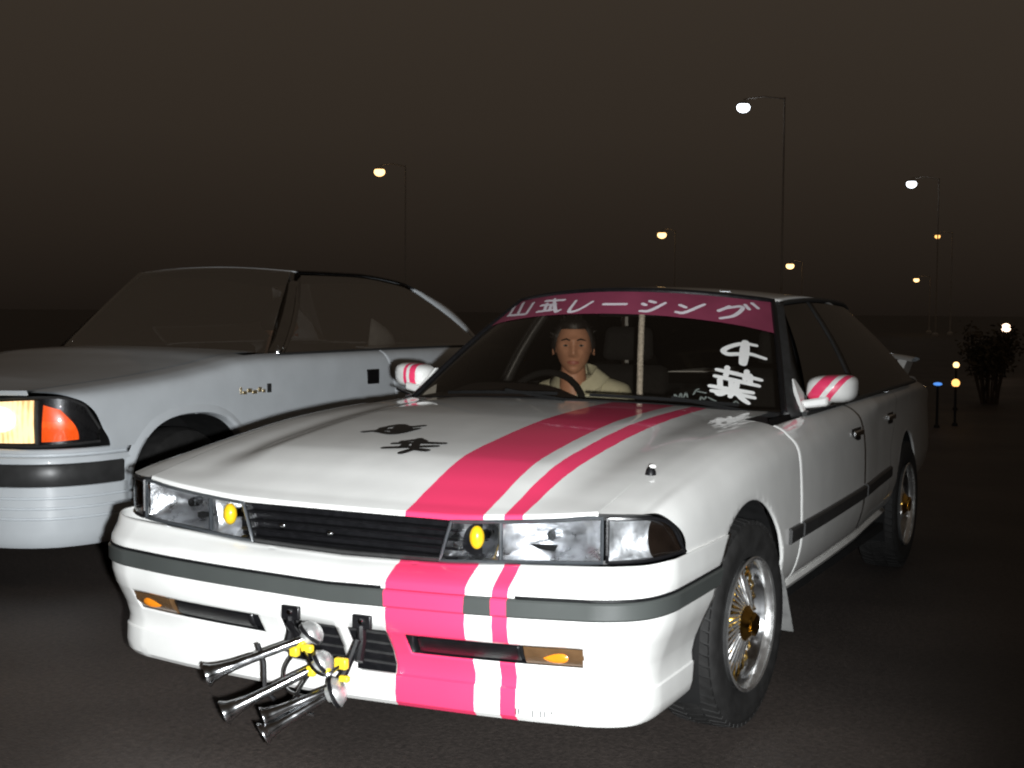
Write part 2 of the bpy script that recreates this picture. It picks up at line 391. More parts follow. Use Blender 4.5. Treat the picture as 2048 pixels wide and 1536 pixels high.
def sec(t, Y):
    P = section(Y); n = len(P); t = min(max(t, 0), n-1-1e-9); i = int(t); f = t-i
    p1 = P[i]; p2 = P[i+1]; p0 = P[i-1] if i > 0 else 2*p1-p2; p3 = P[i+2] if i+2 < n else 2*p2-p1
    return .5*(2*p1 + (p2-p0)*f + (2*p0-5*p1+4*p2-p3)*f*f + (3*p1-p0-3*p2+p3)*f**3)

def hood_z(X, Y):
    X = np.abs(X); ze = ZF(Y) + .0035; zc = ZC(Y)
    a = np.clip((X/.68), 0, 1.1)
    s = np.clip((.53 - X)/.11, 0, 1); s = s*s*(3-2*s)
    fade = np.clip((Y-.12)/.25, 0, 1)
    return ze + (zc - ze)*(1-a**2.4) + (.014*s - .006*np.exp(-((X-.56)/.05)**2))*fade*np.clip((1.6-Y)/.7, 0, 1)

WS_B = lambda u: np.array([.715*u, 1.40 + .20*u*u, .874 - .036*u*u])
WS_T = lambda u: np.array([.520*u, 1.945 + .185*u*u, 1.248 - .038*u*u])
def ws(u, v, off=0.0):
    b = WS_B(u); t = WS_T(u); p = b + (t-b)*v
    n = np.array([.22*u, -.57, .80]); n /= np.linalg.norm(n)
    return p + n*(.012*math.sin(math.pi*v) + off)

CHI = [[(0.889,0.527),(0.833,0.535),(0.782,0.513),(0.74,0.479),(0.726,0.45),(0.75,0.427),(0.797,0.435),(0.858,0.445),(0.931,0.418)],[(0.835,0.545),(0.831,0.458),(0.825,0.357)]]
BA = [[(0.704,0.288),(0.789,0.268),(0.908,0.234)],[(0.752,0.316),(0.748,0.245)],[(0.845,0.297),(0.836,0.226)],[(0.698,0.234),(0.791,0.211),(0.897,0.184)],[(0.722,0.209),(0.726,0.146)],[(0.802,0.205),(0.797,0.141)],[(0.68,0.151),(0.771,0.137),(0.87,0.125)],[(0.691,0.114),(0.783,0.107),(0.876,0.087)],[(0.772,0.216),(0.778,0.118),(0.773,0.079)],[(0.762,0.12),(0.728,0.092),(0.71,0.104)],[(0.798,0.11),(0.827,0.068),(0.851,0.041)],[(0.859,0.262),(0.859,0.198)]]
BANNER = [[(-0.986,0.916),(-0.896,0.792)],[(-0.916,0.948),(-0.796,0.787)],[(-0.765,0.92),(-0.7,0.778)],[(-0.911,0.795),(-0.7,0.778)],[(-0.635,0.917),(-0.442,0.905)],[(-0.632,0.865),(-0.489,0.859)],[(-0.556,0.929),(-0.494,0.854),(-0.422,0.775),(-0.398,0.79)],[(-0.588,0.882),(-0.54,0.797)],[(-0.602,0.788),(-0.467,0.795)],[(-0.519,0.845),(-0.496,0.798)],[(-0.326,0.884),(-0.309,0.767),(-0.242,0.78),(-0.18,0.865)],[(-0.08,0.835),(0.083,0.837)],[(0.193,0.846),(0.218,0.832)],[(0.232,0.876),(0.273,0.862)],[(0.201,0.767),(0.261,0.776),(0.339,0.862)],[(0.435,0.85),(0.477,0.828)],[(0.425,0.775),(0.477,0.775),(0.585,0.874)],[(0.74,0.877),(0.675,0.818)],[(0.717,0.852),(0.802,0.888),(0.812,0.858),(0.765,0.782),(0.692,0.744)],[(0.829,0.91),(0.853,0.866)],[(0.871,0.934),(0.906,0.888)]]
GHOST = [[(0.53,0.019),(0.529,0.065),(0.546,0.04),(0.555,0.076),(0.563,0.042)],[(0.571,0.051),(0.577,0.083),(0.587,0.053)],[(0.611,0.076),(0.622,0.112),(0.632,0.121)],[(0.629,0.101),(0.666,0.094)],[(0.644,0.034),(0.648,0.061),(0.661,0.044),(0.668,0.064)],[(0.679,0.061),(0.695,0.048),(0.713,0.039)],[(0.787,0.031),(0.799,0.048),(0.81,0.035)]]
HOOD_A = [[(-0.072,0.47),(-0.035,0.496),(-0.008,0.486)],[(-0.084,0.444),(-0.012,0.466),(0.061,0.475)],[(-0.086,0.396),(-0.016,0.418),(0.056,0.441)],[(0.006,0.399),(-0.01,0.362)],[(0.012,0.4),(0.053,0.394)],[(-0.037,0.506),(0.006,0.399)],[(-0.043,0.442),(-0.036,0.414)]]
HOOD_B = [[(-0.262,0.563),(-0.187,0.615),(-0.127,0.677)],[(-0.223,0.574),(-0.152,0.558),(-0.12,0.633)],[(-0.234,0.62),(-0.204,0.67),(-0.162,0.644)],[(-0.2,0.664),(-0.158,0.557)],[(-0.23,0.627),(-0.221,0.575)],[(-0.157,0.652),(-0.143,0.588)],[(-0.19,0.591),(-0.143,0.623)]]

# ================================================================ the ground
m_ = MB(); m_.grid([[(x, y, 0) for y in (-400, -40, -8, 0, 8, 40, 900)] for x in (-600, -40, -8, 0, 8, 40, 600)], flip=True)
gr = m_.build('ground', 'asphalt', smooth=0); gr['kind'] = 'structure'

# ================================================================ the white sedan
CAR = thing('sedan', (0, 2.3, 0), 'white lowered sedan with pink racing stripes, chrome horns and a lettered sun strip', 'car')
IN = (0, 2.2, .5)
def top_z(X):          # height of the fender or hood edge along the lamp line
    X = abs(X); Y = float(FASC(X))
    if X <= .68: return float(hood_z(X, Y))
    ts = np.linspace(0, 5, 400); Q = catmull(section(Y), ts); k = int(np.argmax(Q[:, 0] >= X - 1e-4)); return float(Q[k, 1])
BOT = pchip([0, .283, .5, .695, .80, .834], [.549, .556, .570, .580, .587, .592])
TOPZ = pchip(*zip(*[(x, top_z(x)) for x in (0, .15, .3, .45, .6, .68, .72, .76, .79, .81, .822)] + [(.834, .600)]))

# ---- hood
xs = np.unique(np.concatenate([np.linspace(-.6805, .6805, 111)]))
vs = np.linspace(0, 1, 70)**1.5
A = []
for x in xs:
    y0 = float(FASC(abs(x))) + .008; y1 = float(COWL(abs(x)))
    col = [(x, y0 + .002, float(hood_z(x, y0)) - .013), (x, y0 + .0005, float(hood_z(x, y0)) - .004)]
    for v in vs:
        y = y0 + .004 + (y1 - y0 - .004)*v; col.append((x, y, float(hood_z(x, y))))
    A.append(col)
hood = MB().grid(A).build('hood', 'hood_paint', CAR, solid=.004, inside=(0, .7, .3), smooth=50, rim=False)
for nm, polys in (('hood_character', HOOD_A), ('hood_character', HOOD_B)):
    strokes(polys, .025 if polys is HOOD_A else .028, lambda x, y, o: (x, y, float(hood_z(x, y)) + o)).build(nm, 'decal_black', hood, label='black brushed character on the hood')

# ---- side panels
def side_panel(name, yf, yr, t0, t1, mat, parent, ny=40, ntt=60, arches=(), zmin=None, drop=None, side=1, label=None):
    ts = np.linspace(t0, t1, ntt); A = np.zeros((ntt, ny, 3))
    for i, t in enumerate(ts):
        for j in range(ny):
            a = j/(ny-1); Y = None
            y0 = yf(*sec(t, .8)) if callable(yf) else yf; y1 = yr(*sec(t, 2)) if callable(yr) else yr
            Y = y0 + (y1-y0)*a
            for _ in range(4):
                x, z = sec(t, Y); y0 = yf(x, z) if callable(yf) else yf; y1 = yr(x, z) if callable(yr) else yr
                Y = y0 + (y1-y0)*a
            x, z = sec(t, Y); A[i, j] = (x, Y, z)
    dead = np.zeros((ntt, ny), bool)
    for cy, cz, rr in arches: dead |= ((A[..., 1]-cy)**2 + (A[..., 2]-cz)**2 < rr*rr) & (A[..., 2] > -1)
    # cells fully inside go; vertices of mixed cells move onto the arch
    mask = np.ones((ntt-1, ny-1), bool)
    for i in range(ntt-1):
        for j in range(ny-1):
            c = [dead[i, j], dead[i+1, j], dead[i, j+1], dead[i+1, j+1]]
            if all(c): mask[i, j] = False
            p = A[i:i+2, j:j+2].reshape(-1, 3).mean(0)
            if drop is not None and drop(*p): mask[i, j] = False
            for cy, cz, rr in arches:
                if p[2] < cz and abs(p[1]-cy) < rr: mask[i, j] = False
    for cy, cz, rr in arches:
        for i in range(ntt):
            for j in range(ny):
                if dead[i, j]:
                    d = np.array([A[i, j, 1]-cy, A[i, j, 2]-cz]); n = np.linalg.norm(d) + 1e-9
                    A[i, j, 1] = cy + d[0]/n*rr; A[i, j, 2] = cz + d[1]/n*rr
                    Q = section(A[i, j, 1]); A[i, j, 0] = np.interp(A[i, j, 2], Q[::-1, 1], Q[::-1, 0])
    mb = MB().grid(A, mask)
    if side < 0: mb = mb.mirror()
    return mb.build(name, mat, parent, solid=0 if arches else .006, inside=(0, 2.2, .45), smooth=180 if arches else 55, label=label)

FA = (.825, .288, .362); RA = (3.50, .29, .345)
_dl_f = pchip([.18, .36, .74, .80, .845], [1.352, 1.345, 1.335, 1.30, 1.24]); dl_f = lambda x, z: float(_dl_f(z))
_dl_m = pchip([.18, .38, .65, .78, .86], [2.295, 2.31, 2.345, 2.29, 2.14]); dl_m = lambda x, z: float(_dl_m(z))
_dl_r = pchip([.18, .45, .60, .68, .78, .87], [2.98, 2.98, 3.00, 3.10, 3.17, 3.10]); dl_r = lambda x, z: float(_dl_r(z))
G = .0045
trimz = lambda y: .468 + .012*(y-1.1)/1.9
def trim_strip(parent, y0, y1, side):
    A = []
    for y in np.linspace(y0, y1, 24):
        row = []
        for dz, o in ((-.001, -.002), (.0, .008), (.006, .013), (.042, .013), (.048, .008), (.049, -.002)):
            z = trimz(y) + dz
            Q = section(y); xx = float(np.interp(z, Q[::-1, 1], Q[::-1, 0])); row.append((xx + o, y, z))
        A.append(row)
    A = np.array(A); A = np.concatenate([A[:1]*0 + np.array([[(p[0]-.01, p[1], p[2]) for p in A[0]]]), A, np.array([[(p[0]-.01, p[1], p[2]) for p in A[-1]]])])
    mb = MB().grid(A)
    if side < 0: mb = mb.mirror()
    return mb.build('side_trim', 'strip_black', parent, inside=(0, 2, .5))
def handle(parent, yc, zc, side):
    Q = section(yc); x = float(np.interp(zc, Q[::-1, 1], Q[::-1, 0]))
    mb = MB().box((x-.004, yc-.075, zc-.024), (x+.002, yc+.075, zc+.024))
    h = (mb if side > 0 else mb.mirror()).build('door_handle', 'black_plastic', parent, bevel=.002)
    mb = MB().box((x+.002, yc-.066, zc-.004), (x+.017, yc+.066, zc+.018))
    (mb if side > 0 else mb.mirror()).build('handle_pull', 'chrome', parent, bevel=.005)
for sd in (1, -1):
    fen = side_panel('fender', lambda x, z: float(FASC(min(x, .834))) + .002, lambda x, z: dl_f(x, z) - G, .395, 8, 'white_paint', CAR, 100, 90, [FA],
                     drop=lambda x, y, z: z < .572 and y < .70, side=sd)
    trim_strip(fen, 1.20, 1.33, sd)
    d1 = side_panel('front_door', dl_f, lambda x, z: dl_m(x, z) - G, 1.95, 8, 'white_paint', CAR, 36, 50, side=sd)
    trim_strip(d1, 1.352, 2.31, sd); handle(d1, 2.17, .725, sd)
    d2 = side_panel('rear_door', dl_m, lambda x, z: dl_r(x, z) - G, 1.95, 8, 'white_paint', CAR, 36, 50, [RA], side=sd)
    trim_strip(d2, 2.335, 2.97, sd); handle(d2, 2.97, .728, sd)
    side_panel('quarter_panel', dl_r, 4.56, 1.0, 8, 'white_paint', CAR, 70, 60, [RA], side=sd)
    # sill
    A = [[(float(WID(y)) + o, y, z) for o, z in ((-.075, .33), (-.050, .322), (-.040, .314), (-.046, .302), (-.075, .292), (-.16, .288))] for y in np.linspace(1.20, 3.14, 20)]
    mb = MB().grid(A); (mb if sd > 0 else mb.mirror()).build('sill', 'white_paint', CAR, solid=.01, inside=IN)
    # wheel wells and arch lips
    for (cy, cz, rr) in (FA, RA):
        th = np.linspace(math.radians(-20), math.radians(200), 40)
        wl = [[(x, cy + (rr+.004)*math.cos(a), max(cz + (rr+.004)*math.sin(a), .14)) for x in (.45, .55, .68, float(WID(cy)) - .026)] for a in th]
        mb = MB().grid(wl); mb.add([p[0] for p in wl], [tuple(range(len(wl)))])
        (mb if sd > 0 else mb.mirror()).build('wheel_well', 'matt_black', CAR, smooth=40)
        th = np.linspace(math.radians(2), math.radians(150 if cy < 1 else 178), 50)
        def lx(y): Q = section(y); return float(np.interp(.6, Q[::-1, 1], Q[::-1, 0]))
        lip = []
        for a in th:
            y = cy + rr*math.cos(a); z = cz + rr*math.sin(a); Q = section(y); x = float(np.interp(z, Q[::-1, 1], Q[::-1, 0]))
            lip.append([(x - .009, y, z), (x - .004, cy + (rr-.003)*math.cos(a), cz + (rr-.003)*math.sin(a)), (x + .0012, cy + (rr+.001)*math.cos(a), cz + (rr+.001)*math.sin(a)), (x + .0008, cy + (rr+.008)*math.cos(a), cz + (rr+.008)*math.sin(a)), (x - .004, cy + (rr+.026)*math.cos(a), cz + (rr+.026)*math.sin(a))])
        mb = MB().grid(lip); (mb if sd > 0 else mb.mirror()).build('arch_lip', 'white_paint', CAR, inside=(0, cy, .3), smooth=70)

# ---- front bumper: plan curve swept with a profile
cor = np.array([(.62, .0185), (.70, .034), (.765, .060), (.808, .097), (.832, .150), (.8435, .22), (.8455, .30)])
_PF = pchip([0, .3, .5, .70], [-.006, -.005, .006, .034])
def plan(s):
    """s in 0..1 along the front, 1..2 round the corner, 2..3 along the side (returns x, y, nx, ny)"""
    if s <= 1:
        x = .70*s; y = float(_PF(x)); e = 1e-3
        d = float(_PF(x+e) - y)/e if x < .699 else .33
        n = Vector((d, -1)).normalized(); return x, y, n.x, n.y
    if s <= 2:
        t = 1 + (s-1)*4; p = catmull(cor, np.array([t]))[0]; q = catmull(cor, np.array([t+.02]))[0] - catmull(cor, np.array([t-.02]))[0]
        n = Vector((q[1], -q[0])).normalized(); return p[0], p[1], n.x, n.y
    return .8435 + .0022*min(1, (s-2)*2), .22 + .3*(s-2), 1.0, 0.0
LIFT = pchip([0, .5, .8, 1.1, 2.4], [0, .013, .020, .024, .036])      # rows climb towards the wheel
# z, set-back at the front, set-back at the side, row
PROF = [('top', .072, .000), ('top', .066, -.001), (.534, .050, -.002), (.516, .020, -.003), (.506, .006, -.003), (.498, .001, -.002), (.4845, .0, .0),
        (.484, .007, .006), (.438, .007, .006), (.4375, .0, .0), (.415, -.002, .002), (.378, .006, .014), (.372, .010, .017), (.319, .044, .036), (.312, .046, .038), (.285, .058, .044), (.262, .056, .042),
        (.258, .050, .038), (.215, .048, .036), (.192, .052, .040), (.180, .064, .050), (.176, .10, .09)]
cols = sorted(set([0, .02/.7, .054/.7, .10/.7, .15/.7, .17/.7, .222/.7, .53/.7, .54/.7, .69/.7] + list(np.linspace(0, 1, 40)) + list(1 + np.linspace(0, 1, 25)) + list(2 + np.linspace(.05, 1, 14))))
def bump_pt(s, row, sgn=1, extra=0.0):
    zz, of, os_ = row
    x, y, nx, ny = plan(s); k = nx
    X = x - os_*(x/.8435)**3 - nx*extra; Y = y + of*(1 - min(1, max(0, (y+.006)/.226)))**1.2 - ny*extra
    if zz == 'top':
        z = float(BOT(min(abs(x), .834))) - .0045 - (.006 if of < .07 else 0)
    else:
        a = s*.7 if s <= 1 else .7 + (s-1)*.45
        z = zz + float(LIFT(a)) * (1 if zz > .3 else .8)
    if s > 2:
        a = (s-2); zc = z
        yend = .825 - math.sqrt(max(.358**2 - max(zc-.288, 0)**2, 0)) if zc > .288 else .467 - .30*(.288-zc)
        Y = .22 + (yend-.22)*a
    return (sgn*X, Y, z)
full = [(-1, c) for c in cols[::-1]] + [(1, c) for c in cols[1:]]
R0 = 7; RT = 6
def rows_grid(r0, r1, keep=None, extra=0.0, rng=full):
    A = np.array([[bump_pt(c, PROF[i], sg, extra) for sg, c in rng] for i in range(r0, r1+1)])
    mask = np.ones((A.shape[0]-1, A.shape[1]-1), bool)
    if keep is not None:
        for i in range(mask.shape[0]):
            for j in range(mask.shape[1]):
                cx = .5*(rng[j][0]*rng[j][1] + rng[j+1][0]*rng[j+1][1])*.7
                if not keep(i + r0, cx): mask[i, j] = False
    return MB().grid(A, mask)
def holes(i, cx):
    if i == 12 and .222 < abs(cx) < .69: return False                       # lamp and intake slots
    if 11 <= i <= 15 and (-.15 < cx < .02 or .054 < cx < .17): return False   # plate recess openings
    return True
bumper = rows_grid(0, len(PROF)-1, holes).build('front_bumper', 'bumper_paint', CAR, solid=.005, inside=(0, 1.0, .36), smooth=32)
bt = rows_grid(7, 8, extra=-.0075)
tr = MB().grid([[bump_pt(c, (z, o, o), sg) for sg, c in full] for z, o in ((.4835, .004), (.4825, -.005), (.478, -.009), (.444, -.009), (.4395, -.005), (.4385, .004))]).build('bumper_trim', 'trim_taped', bumper, inside=(0, 1.0, .46))
grv = [(sg, c) for sg, c in full if not .165 < sg*c*.7 < .51 or c > 1]
gm = np.array([[abs(grv[k+1][0]*grv[k+1][1] - grv[k][0]*grv[k][1]) < .25 for k in range(len(grv)-1)]]*3)
MB().grid([[bump_pt(c, (z, o, o), sg) for sg, c in grv] for z, o in ((.4905, .0), (.4895, -.0035), (.4845, -.0035), (.4835, .0))], gm).build('trim_groove', 'black_plastic', bumper)
# slot linings, intakes, turn lamps
for sg in (1, -1):
    rng = [(sg, c) for c in cols if .222/.7 - 1e-6 <= c <= .69/.7 + 1e-6]
    B = np.array([[bump_pt(c, PROF[i], sg, e) for sg_, c in rng] for i, e in ((12, .004), (12, .075), (13, .040), (13, .004))])
    mb = MB().grid(B)
    for k in (0, -1): mb.add([B[i, k] for i in range(4)], [(0, 1, 2, 3)])
    mb.build('intake', 'black_plastic', bumper, solid=.003, soff=0)
    rng = [(sg, c) for c in cols if .54/.7 - 1e-6 <= c <= .69/.7 + 1e-6]
    r1 = (PROF[12][0]-.003,) + PROF[12][1:]; r2 = (PROF[13][0]+.003,) + PROF[13][1:]
    mid = tuple(.5*(a+b) for a, b in zip(r1, r2)); mid = (mid[0], mid[1]-.006, mid[2]-.006)
    B = np.array([[bump_pt(c, r, sg, e) for sg_, c in rng] for r, e in ((r1, .02), (r1, .004), (mid, .004), (r2, .004), (r2, .02))])
    tl = MB().grid(B)
    for k in (0, -1): tl.add([B[i, k] for i in range(5)], [(0, 1, 2, 3, 4)])
    tl = tl.build('turn_lamp', 'dark_amber', bumper, inside=(0, .3, .36))
    c = B[2, B.shape[1]//2]; MB().ball((c[0] - sg*.01, c[1]-.0015, c[2]), (.034, .004, .014)).build('painted_glow_spot', 'amber', tl)  # bright centre of the lens put in as an amber-coloured ball
    rng = [(sg, c) for c in cols if .235/.7 - 1e-6 <= c <= .53/.7 + 1e-6]
    B = np.array([[bump_pt(c, (z, .02, .03), sg, e) for sg_, c in rng] for z, e in ((.372, .012), (.362, .004), (.330, .022), (.324, .034))])
    MB().grid(B).build('intake_cover', 'black_plastic', bumper, solid=.004, soff=0)
# recess behind the plate openings with a white post, brackets
MB().box((-.16, .085, .235), (.18, .105, .41)).build('radiator_screen', 'black_plastic', bumper)
for zz in (.275, .30, .325, .35, .375): MB().box((-.155, .077, zz), (.175, .085, zz+.006)).build('radiator_slat', 'black_trim', bumper)
for bx in (-.105, .11):
    mb = MB().box((bx-.027, -.018, .383), (bx+.027, -.006, .418)).build('plate_bracket', 'black_plastic', CAR, bevel=.003)
    MB().lathe([(0, -.004), (.006, -.004), (.008, 0), (.008, .004)], (bx, -.0195, .403), (0, 1, 0), 12).build('bolt', 'chrome', mb)
    MB().tube([(bx, -.014, .39), (bx+.006, -.022, .35), (bx+.012, -.045, .31)], .011, 8).build('bracket_arm', 'black_plastic', mb)
# small print low on the lip
mb = MB()
for x, h in ((.512, .016), (.520, .014), (.538, .004), (.556, .018), (.578, .017), (.587, .016), (.606, .007), (.613, .006)):
    s = x/.7; p = Vector(bump_pt(s, PROF[18], 1, -.006)); q = p + Vector((.0032, 0, 0)); mb.add([p, q, q + Vector((0, .0005, -h)), p + Vector((0, .0005, -h))], [(0, 1, 2, 3)])
mb.build('lip_print', 'frame_grey', bumper)['kind'] = 'stuff'

# ---- grille
gp = MB().grid([[(x, float(FASC(abs(x))) + .060, z) for x in np.linspace(-.37, .37, 20)] for z in (.545, .68)]).build('grille', 'black_plastic', CAR)
for i, z in enumerate((.560, .583, .606, .629, .652)):
    A = [[(x, float(FASC(abs(x))) + a, z + b) for a, b in ((.05, .004), (.012, .006), (.008, .003), (.012, -.001), (.05, -.003))] for x in np.linspace(-.33, .33, 24)]
    MB().grid(A).build('grille_slat', 'black_plastic', gp)
A = [[(x, float(FASC(abs(x))) + a, float(BOT(abs(x))) + b) for a, b in ((.05, .006), (.002, .007), (.0, .0045), (.004, -.004))] for x in np.linspace(-.30, .30, 24)]
MB().grid(A).build('grille_frame', 'black_trim', gp)
for x, z in ((-.19, .605), (-.04, .597)): MB().ball((x, .068, z), (.010, .006, .006)).build('chip_of_chrome', 'dull_chrome', gp)

# ---- lamps
def fpt(x, z, o=0.0):   # point on the lamp line, set back by o
    Y = float(FASC(abs(x))); e = .004; t = Vector((2*e, float(FASC(min(abs(x)+e, .842)) - FASC(max(abs(x)-e, 0))))); n = Vector((t.y, -t.x)).normalized()
    return (math.copysign(abs(x) - n.x*o, x), Y - n.y*o, z)
def lamp_grid(x0t, x0b, x1, n, m, depth=None, inset=0.0, sgn=1, zpad=0.0, o0=0.0):
    A = []
    for j in range(m+1):
        v = j/m; row = []
        for i in range(n+1):
            u = i/n; xs_ = x0b + (x0t-x0b)*v; x = xs_ + (x1-xs_)*u
            zb = float(BOT(x)) + zpad; zt = min(float(TOPZ(x)) - .010, .70) - zpad; z = zb + (zt-zb)*v
            row.append(fpt(sgn*x, z, o0 + (depth(u, v) if depth else 0)))
        A.append(row)
    return np.array(A)
def rim(A, r, name, mat, par):
    b = list(A[0]) + list(A[1:, -1]) + list(A[-1, ::-1][1:]) + list(A[::-1, 0][1:-1])
    return MB().tube(b, r, 6, closed=True).build(name, mat, par)
for sg in (1, -1):
    H = MB()
    dep = lambda u, v: .012 + .085*max(0, math.sin(math.pi*min(max((u-.0)/.34, 0), 1)))**.6*max(0, math.sin(math.pi*v))**.5 if u < .34 else .012 + .095*max(0, math.sin(math.pi*(u-.34)/.66))**.6*max(0, math.sin(math.pi*v))**.5
    A = lamp_grid(.317, .285, .694, 60, 22, dep, sgn=sg)
    hl = MB().grid(A).build('headlight', 'reflector', CAR, smooth=180)
    L0 = lamp_grid(.317, .285, .694, 40, 8, lambda u, v: -.004*math.sin(math.pi*v), sgn=sg)
    MB().grid(L0).build('lens', 'lens_glass', hl, smooth=180, inside=(0, .6, .62))
    rim(lamp_grid(.317, .285, .694, 20, 6, sgn=sg), .0048, 'lamp_frame', 'frame_grey', hl)
    c = fpt(sg*.378, .618, .018)
    MB().ball(c, (.019, .018, .029), 16, 12).build('yellow_bulb', 'yellow_bulb', hl)
    MB().tube([c, fpt(sg*.378, .618, .07)], .014, 10).build('bulb_holder', 'dark_chrome', hl)
    c = fpt(sg*.56, .63, .05); MB().lathe([(0, 0), (.012, 0), (.014, .005), (.014, .035)], c, (0, 1, 0), 14).build('bulb_shield', 'dull_chrome', hl)
    # rim between the two bowls
    MB().tube([fpt(sg*.443, float(BOT(.443))+.004, .012), fpt(sg*.443, float(TOPZ(.443))-.014, .012)], .006, 8).build('bowl_divider', 'frame_grey', hl)
    # corner lamp
    def dep2(u, v): return .008 + .030*max(0, math.sin(math.pi*u))**.6*max(0, math.sin(math.pi*v))**.5
    A = lamp_grid(.706, .706, .834, 40, 16, dep2, sgn=sg)
    k = 30
    cl = MB().grid(A[:, :k+1]).build('corner_lamp', 'reflector_soft', CAR, smooth=180)
    MB().grid(A[:, k:]).build('side_reflector', 'smoked_amber' if sg > 0 else 'amber', cl, smooth=180)
    MB().grid(lamp_grid(.706, .706, .834, 40, 8, lambda u, v: -.003*math.sin(math.pi*v), sgn=sg)).build('lens', 'lens_glass', cl, smooth=180, inside=(sg*.6, .4, .62))
    rim(lamp_grid(.706, .706, .834, 30, 6, sgn=sg), .0048, 'lamp_frame', 'black_plastic', cl)
    # dark backing above/below the lamps
    B = [[fpt(sg*x, float(BOT(x))-.004, .02) for x in np.linspace(.28, .834, 40)], [fpt(sg*x, min(float(TOPZ(x)), .70)-.002, .02) for x in np.linspace(.28, .834, 40)]]
    MB().grid([[fpt(sg*x, float(BOT(x))-.006, .012) for x in np.linspace(.28, .84, 40)], [fpt(sg*x, float(BOT(x))+.003, .012) for x in np.linspace(.28, .84, 40)]]).build('lamp_gasket', 'black_trim', hl)
    MB().grid([[fpt(sg*x, min(float(TOPZ(x)), .705)-.004, .022) for x in np.linspace(.30, .83, 40)], [fpt(sg*x, min(float(TOPZ(x)), .705)-.018, .014) for x in np.linspace(.30, .83, 40)]]).build('lamp_gasket', 'black_trim', hl)
    # corner marker pole at the hood edge
    p = (sg*.695, .425, float(ZF(.425)))
    if sg > 0:
        pk = MB().lathe([(.0, .022), (.006, .021), (.011, .014), (.014, .004), (.016, -.004)], p, (0, 0, 1), 16).build('corner_marker', 'black_plastic', CAR)
        MB().ball((p[0]+.004, p[1]+.002, p[2]+.022), (.010, .010, .006), 12, 8).build('marker_cap', 'white_paint', pk)

# ---- body filler: dark floor, engine bay, firewall
fp = MB().box((-.60, .20, .205), (.60, 4.45, .242)); fp.box((-.55, .16, .24), (.55, 1.25, .60)); fp.box((-.76, 1.22, .24), (.76, 3.05, .27)); fp.box((-.70, 1.22, .24), (.70, 1.25, .80)); fp.box((-.60, 3.9, .24), (.60, 4.5, .60))
fp.build('underbody', 'matt_black', CAR, smooth=0)

# ---- greenhouse
us = np.linspace(-1, 1, 41); vv = np.linspace(0, 1, 21)
wsc = MB().grid([[ws(u, v) for v in vv] for u in us]).build('windshield', 'windscreen_glass', CAR, smooth=180, inside=(0, 2.6, .5))
bb = pchip([-1, -.895, -.54, -.25, .22, .576, .804, .986], [.69, .724, .742, .745, .743, .727, .703, .665])
MB().grid([[ws(u, float(bb(u)) + (.985-float(bb(u)))*k/6, .002) for k in range(7)] for u in np.linspace(-.985, .985, 50)]).build('sun_strip', 'decal_banner', wsc, label='pink sun strip across the top of the windshield')
strokes(BANNER, .0155, ws, .004).build('strip_lettering', 'decal_letter', wsc, label='white lettering on the sun strip')
strokes(CHI[:1], .020, ws, .002).build('windshield_character', 'decal_white', wsc, label='white brushed character on the windshield')
strokes(CHI[1:], .033, ws, .0025).build('windshield_character', 'decal_white', wsc)
strokes(BA, .020, ws, .002).build('windshield_character', 'decal_white', wsc, label='white many-stroked character low on the windshield')
strokes(GHOST, .0065, ws, .002).build('faint_lettering', 'decal_ghost', wsc)['kind'] = 'stuff'
# rubber surround and cowl panel
b0 = [ws(u, 0, .001) for u in us]
MB().tube([ws(-1, v, .002) for v in vv] + [ws(u, 1, .002) for u in us[1:-1]] + [ws(1, v, .002) for v in vv[::-1]], .011, 8).build('windshield_seal', 'black_plastic', wsc)
A = [[(x, float(COWL(min(abs(x), .70))) + .004, float(hood_z(x, float(COWL(min(abs(x), .70))))) - .006), tuple(np.array(WS_B(x/.715)) + np.array([0, -.02, -.018])), tuple(np.array(WS_B(x/.715)) + np.array([0, .015, -.004]))] for x in np.linspace(-.70, .70, 41)]
MB().grid(A).build('cowl', 'black_trim', CAR)
for x0, x1 in ((-.50, -.02), (.10, .58)):
    pts = [np.array(ws(u, .035 + .03*k, .016)) for k, u in enumerate(np.linspace(x0/.715, x1/.715, 8)/1.0)]
    pts = [np.array(ws(u, .004, .014)) for u in np.linspace(x0/.715, x1/.715, 8)]
    wp = MB().tube(pts, .006, 6).build('wiper', 'matt_black', CAR)
    MB().tube([np.array(ws(x1/.715 + .05, -.04, .012)), (pts[4] + np.array([0, -.004, .008]))], .006, 6).build('wiper_arm', 'matt_black', wp)

def rail(Y): return (float(pchip([2.0, 2.13, 2.6, 3.1, 3.45], [.525, .530, .552, .54, .505])(Y)), Y, float(pchip([2.0, 2.13, 2.6, 3.1, 3.45], [1.19, 1.203, 1.222, 1.212, 1.165])(Y)))
# roof
A = []
for u in np.linspace(-1, 1, 41):
    a = np.array(WS_T(u)) + np.array([0, .004, .004]); row = []
    for k in range(24):
        s = k/23; yb = 3.35 - .12*u*u; y = a[1] + (yb-a[1])*s
        w = float(pchip([1.9, 2.2, 2.7, 3.1, 3.4], [.524, .545, .562, .55, .52])(y))
        zz = a[2] + (.020*math.sin(math.pi*min(s*1.1, 1)**.8) - .055*s**3)*(1 - .0*u*u)
        row.append((u*w, y, zz))
    A.append(row)
RA_ = A
MB().grid([[(p[0]*.98, p[1], p[2]-.016) for p in r] for r in A]).build('headliner', 'liner', CAR)
roof = MB().grid(A).build('roof', 'white_paint', CAR, solid=.006, inside=(0, 2.6, .8), smooth=60)
MB().tube([np.array(WS_T(u)) + np.array([0, -.004, .006]) for u in np.linspace(-.97, .97, 40)], .0045, 6).build('header_trim', 'dull_chrome', roof)
